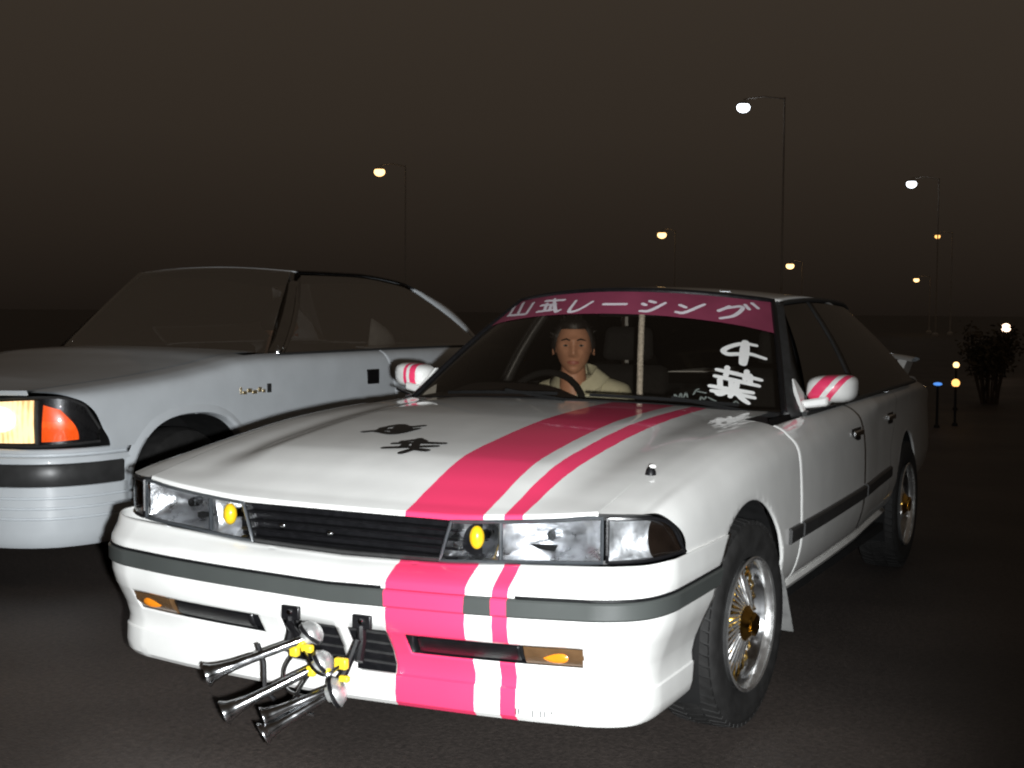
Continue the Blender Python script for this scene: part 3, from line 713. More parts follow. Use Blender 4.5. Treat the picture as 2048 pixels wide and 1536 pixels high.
belt = lambda Y: (float(pchip([1.5, 1.7, 2.5, 3.5, 4.0], [.752, .770, .768, .755, .725])(Y)), Y, float(pchip([1.5, 2.5, 3.5, 4.0], [.832, .842, .850, .848])(Y)))
for sd in (1, -1):
    M_ = lambda mb: mb if sd > 0 else mb.mirror()
    # pillar beside the windshield
    A = [[np.array(ws(1, v, .004)), np.array(ws(1, v, .006)) + np.array([.030, .03, -.004]), (1-v)*np.array(belt(1.70)) + v*np.array(rail(2.19)) + np.array([.004, 0, 0])] for v in np.linspace(-.02, 1, 16)]
    M_(MB().grid(A)).build('front_pillar', 'black_trim', CAR, solid=.02, inside=(0, 2.2, .8))
    for nm, (b0_, b1_, t0_, t1_) in (('front_window', (1.70, 2.42, 2.19, 2.48)), ('rear_window_side', (2.50, 3.78, 2.54, 3.25))):
        A = []
        for k in range(13):
            a = k/12; B_ = np.array(belt(b0_ + (b1_-b0_)*a)); T_ = np.array(rail(t0_ + (t1_-t0_)*a))
            A.append([B_ + (T_-B_)*v + np.array([.018*math.sin(math.pi*v), 0, 0]) for v in np.linspace(0, 1, 9)])
        M_(MB().grid(A)).build('side_window', 'side_glass', CAR, smooth=180, inside=(0, 2.6, .6))
    A = [[np.array(belt(2.42 + .08*k)) + (np.array(rail(2.48 + .06*k)) - np.array(belt(2.42 + .08*k)))*v + np.array([.018*math.sin(math.pi*v) + .003, 0, 0]) for v in np.linspace(0, 1, 9)] for k in (0, 1)]
    M_(MB().grid(A)).build('middle_pillar', 'black_trim', CAR, solid=.02, inside=(0, 2.4, .8))
    A = []
    for v in np.linspace(0, 1, 10):
        p = np.array(belt(3.78)) + (np.array(rail(3.25)) - np.array(belt(3.78)))*v; q = np.array((.62, 4.02, .862)) + (np.array((.47, 3.40, 1.155)) - np.array((.62, 4.02, .862)))*v
        A.append([p, p*.5 + q*.5 + np.array([.02, .02, .0]), q])
    M_(MB().grid(A)).build('rear_pillar', 'white_paint', CAR, solid=.01, inside=(0, 2.4, .8))
    M_(MB().grid([[np.array(p)*np.array([.96, 1, 1]) + np.array([0, -.01, -.004]) for p in r] for r in A])).build('pillar_liner', 'liner', CAR)
    MB().tube([(sd*p[0] + sd*.004, p[1], p[2]) for p in [rail(y) for y in np.linspace(2.13, 3.3, 16)]], .010, 8).build('roof_gutter', 'black_trim', CAR)
    MB().tube([(sd*(p[0]+.006), p[1], p[2]) for p in [belt(y) for y in np.linspace(1.64, 3.78, 20)]], .009, 8).build('belt_trim', 'black_trim', CAR)
# rear window, trunk, rear bumper, tail lamps
MB().grid([[((u*.47)*(1-v) + (u*.61)*v, 3.35 - .12*u*u*(1-v) + (4.0-3.35)*v - .02*u*u, 1.19 - .02*u*u + (.868-1.19)*v + .02*math.sin(math.pi*v)) for v in np.linspace(0, 1, 10)] for u in np.linspace(-1, 1, 21)]).build('rear_window', 'side_glass', CAR, smooth=180, inside=(0, 2.6, .6))
A = [[(u*(.64 - .02*max(0, (y-4.4)/.2)), y, .862 - .01*u*u - .0 - .05*max(0, (y-4.2)/.4)**2) for y in np.linspace(3.98, 4.60, 16)] + [(u*.61, 4.645, .70), (u*.61, 4.65, .55)] for u in np.linspace(-1, 1, 25)]
MB().grid(A).build('trunk_lid', 'white_paint', CAR, solid=.005, inside=(0, 3.5, .5), smooth=50)
A = [[(u*.62, 4.60 - .10*u**6 + o*.6, z) for z, o in ((.55, 0), (.53, .05), (.40, .06), (.25, .03), (.20, .0))] for u in np.linspace(-1, 1, 41)]
MB().grid(A).build('rear_bumper', 'white_paint', CAR, solid=.005, inside=(0, 3.5, .4))
for sd in (1, -1):
    MB().box((sd*.34 if sd > 0 else -.62, 4.60, .60), (.62 if sd > 0 else -.34, 4.655, .74)).build('tail_lamp', 'tail_red', CAR, bevel=.01)
# deck spoiler: blade on two end plates
sp = MB().grid([[(x, 4.28 + a, .955 - .035*(abs(x)/.66)**4 + b) for a, b in ((0, 0), (.03, .014), (.12, .020), (.22, .012), (.24, .004), (.12, -.004), (0, 0))] for x in np.linspace(-.64, .64, 24)]).build('rear_spoiler', 'silver_paint', CAR, smooth=50)
for sd in (1, -1): MB().hexa([(sd*.54, 4.32, .85), (sd*.58, 4.32, .85), (sd*.58, 4.52, .84), (sd*.54, 4.52, .84), (sd*.57, 4.29, .935), (sd*.62, 4.29, .935), (sd*.62, 4.50, .94), (sd*.57, 4.50, .94)]).build('spoiler_foot', 'white_paint', sp, bevel=.004)

# ---- mirrors
for sd in (1, -1):
    def mp(x, y, z): return (sd*x, y, z)
    A = []
    prof = [(0, .0), (.25, .62), (.55, .9), (.8, 1.0), (1.0, .97)]
    # shell: rounded box, nose towards the front
    rows = []
    for k, (d, s) in enumerate(((0, .0), (.006, .55), (.02, .82), (.045, .96), (.075, 1.0), (.10, .985))):
        ring = []
        for a in np.linspace(0, 2*math.pi, 41)[:-1]:
            ca, sa = math.cos(a), math.sin(a); r = (abs(ca)**3.6 + abs(sa)**3.6)**(-1/3.6)
            wx, wz = .082, .047
            zz = wz*sa*r*s; xx = wx*ca*r*s
            zz *= 1 + .10*(xx/wx) if sa < 0 else 1.0
            ring.append(mp(.826 + xx + .04*zz, 1.715 + d + .30*(xx+.08)*.35, .912 + zz + .06*xx))
        rows.append(ring + ring[:1])
    mi = MB().grid(rows).build('mirror', 'mirror_paint_left' if sd > 0 else 'mirror_paint_right', CAR, inside=(sd*.826, 1.80, .91), smooth=60)
    B = [rows[-1][k] for k in range(40)]; MB().add(B, [tuple(range(40))]).build('mirror_glass', 'chrome', mi)
    # sail and foot
    MB().hexa([mp(.735, 1.66, .838), mp(.765, 1.66, .838), mp(.765, 1.80, .842), mp(.735, 1.80, .842), mp(.700, 1.742, .945), mp(.706, 1.735, .945), mp(.706, 1.76, .945), mp(.700, 1.76, .945)]).build('mirror_sail', 'white_paint', mi, bevel=.004)
    MB().hexa([mp(.735, 1.70, .843), mp(.83, 1.72, .857), mp(.83, 1.78, .857), mp(.735, 1.78, .843), mp(.735, 1.70, .872), mp(.83, 1.72, .89), mp(.83, 1.78, .89), mp(.735, 1.78, .872)]).build('mirror_foot', 'white_paint', mi, bevel=.008)
    MB().tube([mp(.70, 1.655, .834), mp(.77, 1.68, .838), mp(.86, 1.71, .860)], .005, 6).build('mirror_gasket', 'black_plastic', mi)

# ---- wheels
def wheel(name, cx, cy, cz, sd, steer=0.0, label=None):
    R = Matrix.Translation((cx, cy, cz)) @ Matrix.Rotation(steer, 4, 'Z')
    def T(mb):
        o = MB(); o.f = mb.f; o.v = [tuple(R @ Vector((sd*x, y, z))) for x, y, z in mb.v]
        if sd < 0: o.f = [q[::-1] for q in mb.f]
        return o
    TR = .289; RR = .196
    prof = [(.190, -.165), (.225, -.178), (.258, -.180), (.278, -.170), (.288, -.150), (TR, -.09), (.288, -.03), (.279, -.010), (.260, .000), (.235, .000), (.208, -.004), (.192, -.008), (.186, -.014)]
    mb = MB().lathe(prof, (0, 0, 0), (1, 0, 0), 72)
    w = T(mb).build(name, 'rubber', CAR, smooth=40, label=label)
    # tread blocks
    tb = MB()
    for k in range(56):
        for j, (x0, x1, sk) in enumerate(((-.166, -.115, .02), (-.108, -.062, -.02), (-.055, -.012, .02))):
            a = 2*math.pi*(k + .5*(j % 2))/56; da = math.pi/56*.78
            q = []
            for xx, s in ((x0, 0), (x1, sk)):
                rr = .2835 if (j == 0 and xx == x0) or (j == 2 and xx == x1) else .288
                for aa in (a - da + s*3, a + da + s*3): q.append((xx, aa, rr))
            v = [(q[i][0], math.cos(q[i][1])*(q[i][2]+h), math.sin(q[i][1])*(q[i][2]+h)) for h in (-.006, .006) for i in (0, 1, 3, 2)]
            tb.hexa(v)
    t_ = T(tb).build('tread', 'rubber', w, smooth=0); t_['kind'] = 'stuff'
    rimp = [(.145, -.150), (.156, -.13), (.162, -.08), (.165, -.055), (.174, -.040), (.178, -.026)]
    T(MB().lathe([(.178, -.026), (.180, -.012), (.187, -.004), (.190, .002), (.187, .005), (.180, .002)], (0, 0, 0), (1, 0, 0), 64)).build('rim_lip', 'polished', w, smooth=60)
    T(MB().lathe(rimp, (0, 0, 0), (1, 0, 0), 64)).build('rim', 'dull_chrome', w, smooth=60)
    # laced spokes
    for k in range(28):
        for s, (h0, h1) in ((1, (-.018, -.062)), (-1, (-.052, -.052))):
            a0 = 2*math.pi*k/28; a1 = a0 + s*.42
            MBs = MB().tube([(h0, .048*math.cos(a0), .048*math.sin(a0)), (h1, .166*math.cos(a1), .166*math.sin(a1))], .0042, 6)
            T(MBs).build('spoke', 'polished' if s > 0 else 'gold', w)
    T(MB().lathe([(.062, -.085), (.062, -.05), (.052, -.035), (.050, -.012), (.040, -.004), (.030, .006), (.022, .012), (0, .013)], (0, 0, 0), (1, 0, 0), 32)).build('hub', 'gold', w)
    T(MB().lathe([(.034, .0), (.034, .012), (.03, .016), (0, .017)], (0, 0, 0), (1, 0, 0), 6)).build('hub_nut', 'gold', w)
    T(MB().lathe([(.12, -.115), (.12, -.10), (.05, -.098), (0, -.098)], (0, 0, 0), (1, 0, 0), 40)).build('brake_disc', 'cast_iron', w)
    cal = MB(); A = [[(x, r*math.sin(a), r*math.cos(a)) for a in np.linspace(-.35, .35, 7)] for x, r in ((-.12, .09), (-.08, .09), (-.08, .142), (-.12, .142), (-.12, .09))]
    T(MB().grid(A)).build('brake_caliper', 'red_caliper', w)
    return w
wheel('wheel', .832, .872, .294, 1, math.radians(-4))
wheel('wheel', -.832, .872, .294, -1, math.radians(-4))
wheel('wheel', .772, 3.53, .294, 1); wheel('wheel', -.772, 3.53, .294, -1)
for sd in (1, -1):
    MB().hexa([(sd*.70, 1.215, .205), (sd*.862, 1.215, .20), (sd*.862, 1.223, .20), (sd*.70, 1.223, .205), (sd*.70, 1.185, .40), (sd*.832, 1.185, .40), (sd*.832, 1.193, .40), (sd*.70, 1.193, .40)]).build('mud_flap', 'flap_rubber', CAR, bevel=.003)

# ---- air horns hanging from the plate brackets
hp = MB().tube([(-.10, -.03, .375), (.00, -.075, .325), (.09, -.055, .285)], .010, 8)
hp.tube([(.11, -.03, .36), (.09, -.055, .285), (.06, -.08, .225)], .010, 8)
horn = hp.build('air_horn', 'black_plastic', CAR, label='cluster of chrome air horn trumpets on a bracket')
for (a, b_, r0, bell, mt) in (((-.005, -.070, .362), (-.205, -.215, .275), .0105, .030, 'dull_chrome'), ((.03, -.075, .298), (-.145, -.225, .193), .0115, .032, 'dull_chrome'), ((.062, -.075, .243), (-.055, -.190, .185), .0115, .027, 'dull_chrome'), ((.055, -.085, .225), (-.045, -.205, .150), .012, .030, 'dull_chrome')):
    a = Vector(a); b_ = Vector(b_); ax = (b_-a); ln = ax.length
    pf = [(.0, 0), (r0*.8, 0), (r0, .01), (r0*1.05, ln*.55), (r0*1.25, ln*.75), (r0*1.7, ln*.88), (bell*.75, ln*.95), (bell, ln), (bell*.97, ln+.003), (bell*.7, ln*.945), (r0*.8, ln*.8), (0, ln*.7)]
    MB().lathe(pf, a, ax, 28).build('trumpet', mt, horn, smooth=60)
for c, ax, r in (((.000, -.072, .372), (.55, .3, .7), .034), ((.038, -.078, .305), (.6, .3, .5), .034), ((.078, -.080, .238), (.7, .3, .3), .037)):
    c = Vector(c); ax = Vector(ax).normalized()
    cp = MB().lathe([(0, -.022), (r*.5, -.022), (r*.55, -.012), (r*.97, -.008), (r, 0), (r*.97, .006), (r*.75, .018), (r*.4, .025), (0, .027)], c, ax, 28).build('diaphragm_cap', 'satin_metal', horn, smooth=40)
    MB().lathe([(r*.96, -.006), (r*1.05, -.006), (r*1.05, .004), (r*.96, .004)], c, ax, 28).build('cap_ring', 'black_plastic', horn)
for c, sz in (((-.022, -.085, .345), (.014, .009, .010)), ((-.040, -.085, .325), (.012, .010, .013)), ((.005, -.095, .340), (.016, .009, .010)), ((.016, -.095, .285), (.012, .009, .013)), ((.055, -.090, .290), (.013, .009, .009)), ((.098, -.085, .312), (.018, .009, .014)), ((.100, -.075, .272), (.014, .008, .008))):
    MB().box([c[i]-sz[i] for i in range(3)], [c[i]+sz[i] for i in range(3)]).build('hose_clamp', 'yellow_fitting', horn, bevel=.005)
for pts in ([(-.04, -.085, .325), (-.06, -.10, .28), (-.045, -.11, .235), (.01, -.10, .22)], [(.016, -.095, .285), (-.01, -.12, .23), (-.02, -.12, .19), (.03, -.10, .18)], [(.098, -.085, .31), (.08, -.12, .29), (.04, -.12, .30), (.0, -.10, .335)]):
    MB().tube(catmull(pts, np.linspace(0, 3, 16)), .0045, 6).build('air_hose', 'dull_chrome', horn)
MB().tube([(-.115, -.135, .345), (-.10, -.13, .30), (-.09, -.14, .235), (-.06, -.14, .215)], .006, 6).build('horn_stay', 'black_plastic', horn)

# ---- interior
for sd in (1, -1):
    MB().grid([[(sd*x, y, z) for z in (.27, .55, .835)] for x, y in ((.735, 1.35), (.735, 2.2), (.71, 2.9), (.66, 3.3), (.62, 3.9))]).build('door_liner', 'liner', CAR)
MB().grid([[(x, y, z) for x in (-.62, 0, .62)] for y, z in ((3.86, .27), (3.88, .78), (3.97, .845))]).build('rear_bulkhead', 'liner', CAR)
dsh = MB().grid([[(x, y, z + .062*math.exp(-((x+.40)/.24)**4)*(1 if 1.7 < y < 1.9 else .35)) for y, z in ((1.46, .80), (1.60, .825), (1.75, .835), (1.86, .825), (1.90, .78), (1.92, .60), (1.92, .40))] for x in np.linspace(-.70, .70, 30)]).build('dashboard', 'dash', CAR)
for sx in (-.36, .36):
    st = MB().hexa([(sx-.24, 2.25, .30), (sx+.24, 2.25, .30), (sx+.24, 2.75, .30), (sx-.24, 2.75, .30), (sx-.23, 2.25, .46), (sx+.23, 2.25, .46), (sx+.23, 2.75, .42), (sx-.23, 2.75, .42)]).build('seat', 'seat_cloth', CAR, bevel=.04)
    MB().hexa([(sx-.23, 2.66, .42), (sx+.23, 2.66, .42), (sx+.23, 2.80, .42), (sx-.23, 2.80, .42), (sx-.20, 2.82, .93), (sx+.20, 2.82, .93), (sx+.20, 2.92, .93), (sx-.20, 2.92, .93)]).build('seat_back', 'seat_cloth', st, bevel=.04)
    MB().hexa([(sx-.12, 2.84, .95), (sx+.12, 2.84, .95), (sx+.12, 2.92, .95), (sx-.12, 2.92, .95), (sx-.11, 2.86, 1.10), (sx+.11, 2.86, 1.10), (sx+.11, 2.93, 1.10), (sx-.11, 2.93, 1.10)]).build('headrest', 'seat_cloth', st, bevel=.03)
MB().hexa([(-.6, 3.3, .30), (.6, 3.3, .30), (.6, 3.7, .30), (-.6, 3.7, .30), (-.58, 3.4, .80), (.58, 3.4, .80), (.55, 3.85, .80), (-.55, 3.85, .80)]).build('rear_seat', 'seat_cloth', CAR, bevel=.05)
sw = MB().tube([(-.36 + .18*math.cos(a), 1.99 + .06*math.sin(a)*1.0, .755 + .17*math.sin(a)) for a in np.linspace(0, 2*math.pi, 33)[:-1]], .013, 8, closed=True)
sw.tube([(-.52, 1.995, .77), (-.36, 1.98, .745), (-.20, 1.995, .77)], .014, 8); sw.tube([(-.36, 1.98, .745), (-.36, 1.90, .70)], .02, 8)
sw.build('steering_wheel', 'matt_black', CAR)
rm = MB().hexa([(-.10, 1.93, 1.150), (.16, 1.93, 1.150), (.16, 1.95, 1.150), (-.10, 1.95, 1.150), (-.10, 1.94, 1.205), (.16, 1.94, 1.205), (.16, 1.96, 1.205), (-.10, 1.96, 1.205)]).build('interior_mirror', 'black_plastic', CAR, bevel=.006)

# ================================================================ the silver coupe beside it
OX, OY = -2.95, 1.08
CPE = thing('coupe', (OX, OY + 2.3, 0), 'pale silver coupe with lit headlight and bare body side, parked beside the striped sedan', 'car')
c_zf = pchip([-.1, .12, .48, .80, 1.10, 1.30, 1.55, 3.2, 3.9, 4.5], [.805, .822, .846, .872, .908, .936, .945, .950, .945, .90])
c_w = pchip([.15, .35, .8, 1.6, 3.0, 3.9, 4.6], [.835, .848, .852, .850, .845, .83, .76])
_CS = {}
def csec(Y):
    k = round(float(Y), 4)
    if k not in _CS:
        zf = float(c_zf(k)); w = float(c_w(k))
        _CS[k] = np.array([(.62, zf+.012), (.70, zf+.006), (.765, zf-.004), (w-.035, zf-.028), (w-.012, zf-.075), (w-.003, zf-.16), (w, .58), (w-.006, .44), (w-.02, .32), (w-.055, .20)])
    return _CS[k]
def cpt(t, Y): return catmull(csec(Y), np.array([t]))[0]
def at_c(mb): return mb.shift((OX, OY, 0))
CIN = (OX, OY + 2.2, .5)
def c_fasc(x): return float(pchip([0, .4, .6, .70, .77, .815, .845, .852], [.03, .045, .08, .115, .165, .235, .33, .42])(min(abs(x), .852)))
FC = pchip([0, .4, .6, .70, .77, .815, .845, .852], [.03, .045, .08, .115, .165, .235, .33, .42])
CA = (.885, .32); CRA = (3.45, .32)
def c_side(name, yf, yr, t0, t1, ny, ntt, arches=(), drop=None, sd=1):
    A = np.zeros((ntt, ny, 3))
    for i, t in enumerate(np.linspace(t0, t1, ntt)):
        for j in range(ny):
            a = j/(ny-1); Y = 1.0
            for _ in range(4):
                x, z = cpt(t, Y); y0 = yf(x, z) if callable(yf) else yf; y1 = yr(x, z) if callable(yr) else yr; Y = y0 + (y1-y0)*a
            x, z = cpt(t, Y); A[i, j] = (x, Y, z)
    E_ = 2.5
    dead = np.zeros((ntt, ny), bool)
    for cy, cz in arches:
        q = (np.abs((A[..., 1]-cy)/.40)**E_ + np.abs(np.maximum(A[..., 2]-cz, 0)/.375)**E_); dead |= q < 1
    mask = np.ones((ntt-1, ny-1), bool)
    for i in range(ntt-1):
        for j in range(ny-1):
            if dead[i, j] and dead[i+1, j] and dead[i, j+1] and dead[i+1, j+1]: mask[i, j] = False
            p = A[i:i+2, j:j+2].reshape(-1, 3).mean(0)
            if drop is not None and drop(*p): mask[i, j] = False
    for cy, cz in arches:
        for i in range(ntt):
            for j in range(ny):
                if dead[i, j]:
                    dy = A[i, j, 1]-cy; dz = max(A[i, j, 2]-cz, 0); q = (abs(dy/.40)**E_ + abs(dz/.375)**E_)**(1/E_) + 1e-9
                    A[i, j, 1] = cy + dy/q
                    if dz > 0: A[i, j, 2] = cz + dz/q
    mb = MB().grid(A, mask)
    if sd < 0: mb = mb.mirror()
    return at_c(mb).build(name, 'silver_paint', CPE, solid=.006, inside=CIN, smooth=55, rim=name == 'quarter_panel')
cd_f = lambda x, z: 1.36 + .03*min(max((z-.4)/.5, 0), 1)
_cd = pchip([.2, .5, .69, .80, .93], [2.66, 2.655, 2.625, 2.59, 2.545]); cd_r = lambda x, z: float(_cd(z))
for sd in (1, -1):
    c_side('fender', lambda x, z: float(FC(min(x, .85))) + .004, lambda x, z: cd_f(x, z) - .0003, .6, 9, 80, 70, [CA], drop=lambda x, y, z: z < .585 and y < .55, sd=sd)
    dr = c_side('door', cd_f, lambda x, z: cd_r(x, z) - .004, 1.6, 9, 40, 50, sd=sd)
    c_side('quarter_panel', cd_r, 4.45, .0, 9, 70, 60, [CRA], sd=sd)
    # recessed black handle
    y, z = 2.39, .80; x = float(np.interp(z, csec(y)[::-1, 1], csec(y)[::-1, 0]))
    mb = MB().box((x-.01, y-.062, z-.042), (x+.004, y+.062, z+.042)); at_c(mb if sd > 0 else mb.mirror()).build('door_handle', 'black_plastic', dr, bevel=.008)
    # script badge on the fender
    y, z = 1.345, .775
    for k, (dy, dz, w_, h_) in enumerate(((-.115, .004, .010, .034), (-.088, -.006, .024, .016), (-.050, .003, .026, .020), (-.012, -.006, .028, .018), (.028, .004, .022, .024), (.060, -.004, .018, .016))):
        x = float(np.interp(z+dz, csec(y+dy)[::-1, 1], csec(y+dy)[::-1, 0]))
        mb = MB().box((x+.001, y+dy-w_*.6, z+dz-h_/2), (x+.004, y+dy+w_*.6, z+dz+h_/2)); at_c(mb if sd > 0 else mb.mirror()).build('script_badge', 'badge_gold', CPE, bevel=.001)
    x = float(np.interp(z, csec(y+.10)[::-1, 1], csec(y+.10)[::-1, 0]))
    mb = MB().box((x+.001, y+.085, z-.014), (x+.005, y+.118, z+.030)); at_c(mb if sd > 0 else mb.mirror()).build('square_emblem', 'black_trim', CPE, bevel=.002)
    for cy, cz in (CA, CRA):
        th = np.linspace(-.3, math.pi+.3, 44); W_ = []
        for a in th:
            ca, sa = math.cos(a), math.sin(a); q = (abs(ca)**2.5 + abs(sa)**2.5)**(-1/2.5)
            W_.append([(x, cy + .404*ca*q, max(cz + .379*sa*q, .15)) for x in (.50, .62, .75, .825)])
        mb = MB().grid(W_); mb.add([p[0] for p in W_], [tuple(range(len(W_)))])
        at_c(mb if sd > 0 else mb.mirror()).build('wheel_well', 'matt_black', CPE)
        # swollen arch flare
        F_ = []
        for a in np.linspace(.0, math.pi, 50):
            ca, sa = math.cos(a), math.sin(a); q = (abs(ca)**2.5 + abs(sa)**2.5)**(-1/2.5); row = []
            for k, (s, o) in enumerate(((.985, -.03), (1.0, .0), (1.01, .009), (1.05, .008), (1.13, -.003))):
                y = cy + .40*ca*q*s; z = cz + .375*sa*q*s; x = float(np.interp(z, csec(y)[::-1, 1], csec(y)[::-1, 0])); row.append((x+o, y, z))
            F_.append(row)
        mb = MB().grid(F_); at_c(mb if sd > 0 else mb.mirror()).build('arch_flare', 'silver_paint', CPE, inside=(OX, OY+cy, .3), smooth=70)
    mb = MB().grid([[(.80, y, .31), (.825, y, .28), (.82, y, .20), (.70, y, .18)] for y in np.linspace(1.28, 3.06, 16)]); at_c(mb if sd > 0 else mb.mirror()).build('sill', 'silver_paint', CPE, solid=.01, inside=CIN)
# hood
def c_hood(x, y): e = float(c_zf(y)) + .009; return e + .022*(1-(abs(x)/.66)**2)*min(max((y-.05)/.3, 0), 1)
A = []
for x in np.linspace(-.655, .655, 50):
    y0 = float(FC(abs(x))) + .004; y1 = 1.42 + .16*(abs(x)/.66)**2
    A.append([(x, y0+.006, c_hood(x, y0)-.02)] + [(x, y0+(y1-y0)*v, c_hood(x, y0+(y1-y0)*v)) for v in np.linspace(0, 1, 40)**1.3])
at_c(MB().grid(A)).build('hood', 'silver_paint', CPE, solid=.005, inside=(OX, OY+.7, .2), smooth=50, rim=False)
# lamp band
def cf(x, z, o=0.0):
    y = float(FC(min(abs(x), .852))); e = .004; d = (float(FC(min(abs(x)+e, .852))) - float(FC(max(abs(x)-e, 0))))/(2*e); n = Vector((d, -1)).normalized()
    return (math.copysign(abs(x)-n.x*o, x), y-n.y*o, z)
def _ct(x):
    Q = catmull(csec(float(FC(x))), np.linspace(0, 6, 500)); k = int(np.argmax(Q[:, 0] >= x)) if Q[:, 0].max() >= x else 499
    return float(Q[k, 1])
c_top = pchip(*zip(*([(0, .785), (.5, .792), (.64, .800)] + [(x, min(_ct(x) - .014, .803)) for x in (.72, .76, .79, .81, .825, .835)] + [(.846, .640), (.852, .628)]))); c_bot = pchip([0, .5, .75, .852], [.598, .600, .606, .618])
def c_lamp(x0, x1, n=16, o=0.0, pad=0.0, bulge=0.0, sg=1, v0=0.0, v1=1.0):
    return [[cf(sg*x, (float(c_bot(x))+pad)*(1-v) + (float(c_top(x))-pad)*v, o - bulge*math.sin(math.pi*(v-v0)/(v1-v0))) for v in np.linspace(v0, v1, 10)] for x in np.linspace(x0, x1, n)]
def amber_grid(sg):
    rows = []
    for a in np.linspace(0, 1, 14):
        row = []
        for v in np.linspace(0, 1, 12):
            x0 = .712 + .008*v; x = x0 + a*((.812 - .040*v**2.2) - x0)
            zb = float(c_bot(x)) + .016; zt = min(float(c_top(x)) - .016, .772 - .02*a); row.append(cf(sg*x, zb + (zt-zb)*v, .004 - .007*math.sin(math.pi*v)))
        rows.append(row)
    return rows
for sg in (1, -1):
    hl = at_c(MB().grid(c_lamp(.30, .842, 40, .02, sg=sg))).build('headlight', 'black_plastic', CPE)
    at_c(MB().grid(c_lamp(.36, .685, 16, .006, .012, .006, sg))).build('lit_lens', 'lit_lamp', hl)
    for x_, z_ in ((.53, .71),): at_c(MB().ball(cf(sg*x_, z_, .004), (.10, .010, .055), 14, 8)).build('bulb_glow', 'lit_lamp_core', hl)
    at_c(MB().grid([[p for p in c_lamp(.632 + .02*0, .795, 16, .004, .016, .008, sg, 0, 1.0)[i][:10]] for i in range(16)]) if False else MB().grid(amber_grid(sg))).build('amber_lens', 'lit_amber', hl)
    at_c(MB().grid(c_lamp(.30, .842, 30, .0, .002, .003, sg))).build('cover_glass', 'lens_glass', hl, smooth=180, inside=(OX, OY+.6, .7))
    for v in (0, 1): at_c(MB().tube([cf(sg*x, float((c_bot, c_top)[v](x)), -.001) for x in np.linspace(.30, .842, 30)], .006, 6)).build('lamp_frame', 'black_trim', hl)
    at_c(MB().tube([cf(sg*.698, .61, .0), cf(sg*.698, .79, .0)], .010, 6)).build('lamp_divider', 'black_trim', hl)
at_c(MB().grid([[cf(x, z, .03) for z in (.60, .785)] for x in np.linspace(-.30, .30, 12)])).build('grille', 'black_plastic', CPE)
for z in (.62, .65, .68, .71, .74, .77): at_c(MB().tube([cf(x, z, .012) for x in np.linspace(-.30, .30, 12)], .006, 6)).build('grille_slat', 'dark_chrome', CPE)
# bumper with black strip and ribs
CBP = [(.85, .42), (.90, .34)]
c_cor = np.array([(.0, -.03), (.35, -.02), (.55, .02), (.67, .065), (.75, .125), (.80, .20), (.835, .30), (.846, .40), (.85, .50)])
def cb(s, o, z, sg=1):
    t = s*8; p = catmull(c_cor, np.array([t]))[0]; q = catmull(c_cor, np.array([min(t+.05, 8)]))[0]-catmull(c_cor, np.array([max(t-.05, 0)]))[0]; n = Vector((q[1], -q[0])).normalized()
    return (sg*(p[0]-n.x*o), p[1]-n.y*o, z)
prof = [(.592, .03), (.585, .022), (.574, .018), (.570, .024), (.562, .024), (.556, .006), (.540, .0), (.535, .0), (.534, .006), (.437, .006), (.436, .0), (.405, .0)]
for zr in (.392, .350, .308): prof += [(zr+.006, .0), (zr+.003, .007), (zr-.003, .007), (zr-.006, .0)]
prof += [(.25, .004), (.205, .014), (.185, .03), (.18, .08)]
ss = np.linspace(0, 1, 44); rng = [(-1, s) for s in ss[::-1]] + [(1, s) for s in ss[1:]]
A = [[cb(s, o, z, sg) for sg, s in rng] for z, o in prof]
cbm = at_c(MB().grid(A)).build('front_bumper', 'silver_paint', CPE, solid=.006, inside=(OX, OY+1, .4), smooth=35)
rg2 = [(-1, s) for s in np.linspace(.925, 0, 40)] + [(1, s) for s in np.linspace(0, .925, 40)[1:]]
at_c(MB().grid([[cb(s, o, z, sg) for sg, s in rg2] for z, o in ((.532, .004), (.530, -.006), (.524, -.010), (.448, -.010), (.441, -.006), (.438, .004))])).build('bumper_strip', 'strip_black', cbm, inside=(OX, OY+1, .48))
# greenhouse
c_rail = lambda y: (float(pchip([1.9, 2.4, 3.1, 3.6, 4.1], [.52, .55, .545, .52, .56])(y)), y, float(pchip([1.6, 2.1, 2.6, 3.1, 3.45, 3.66, 3.93, 4.0], [1.345, 1.372, 1.372, 1.340, 1.264, 1.14, .965, .93])(y)))
c_belt = lambda y: (.765, y, float(c_zf(y))-.002)
r0_ = c_rail(2.06)
wsg = MB().grid([[(u*(.70*(1-v) + r0_[0]*v), (1.46 + .17*u*u)*(1-v) + 2.055*v, (.955 - .01*u*u)*(1-v) + (r0_[2] + .026*(1-u*u))*v + .012*math.sin(math.pi*v)) for v in np.linspace(0, 1, 10)] for u in np.linspace(-1, 1, 21)])
at_c(wsg).build('windshield', 'haze_glass', CPE, smooth=180, inside=(OX, OY+2.6, .5))
A = [[(u*c_rail(y)[0], y, c_rail(y)[2] + .028*(1-u*u)) for y in np.linspace(2.06, 3.2, 16)] for u in np.linspace(-1, 1, 21)]
at_c(MB().grid([[(p[0]*.97, p[1], p[2]-.02) for p in r] for r in A])).build('headliner', 'liner', CPE)
at_c(MB().grid(A)).build('roof', 'silver_paint', CPE, solid=.006, inside=(OX, OY+2.6, .8), smooth=60)
A = [[((.545 + .06*v)*u, 3.2 + .85*v, 1.335 + .028*(1-u*u)*(1-v) + (.93-1.335)*v + .05*math.sin(math.pi*v)) for v in np.linspace(0, 1, 10)] for u in np.linspace(-1, 1, 15)]
at_c(MB().grid(A)).build('rear_window', 'haze_glass', CPE, smooth=180, inside=(OX, OY+2.6, .5))
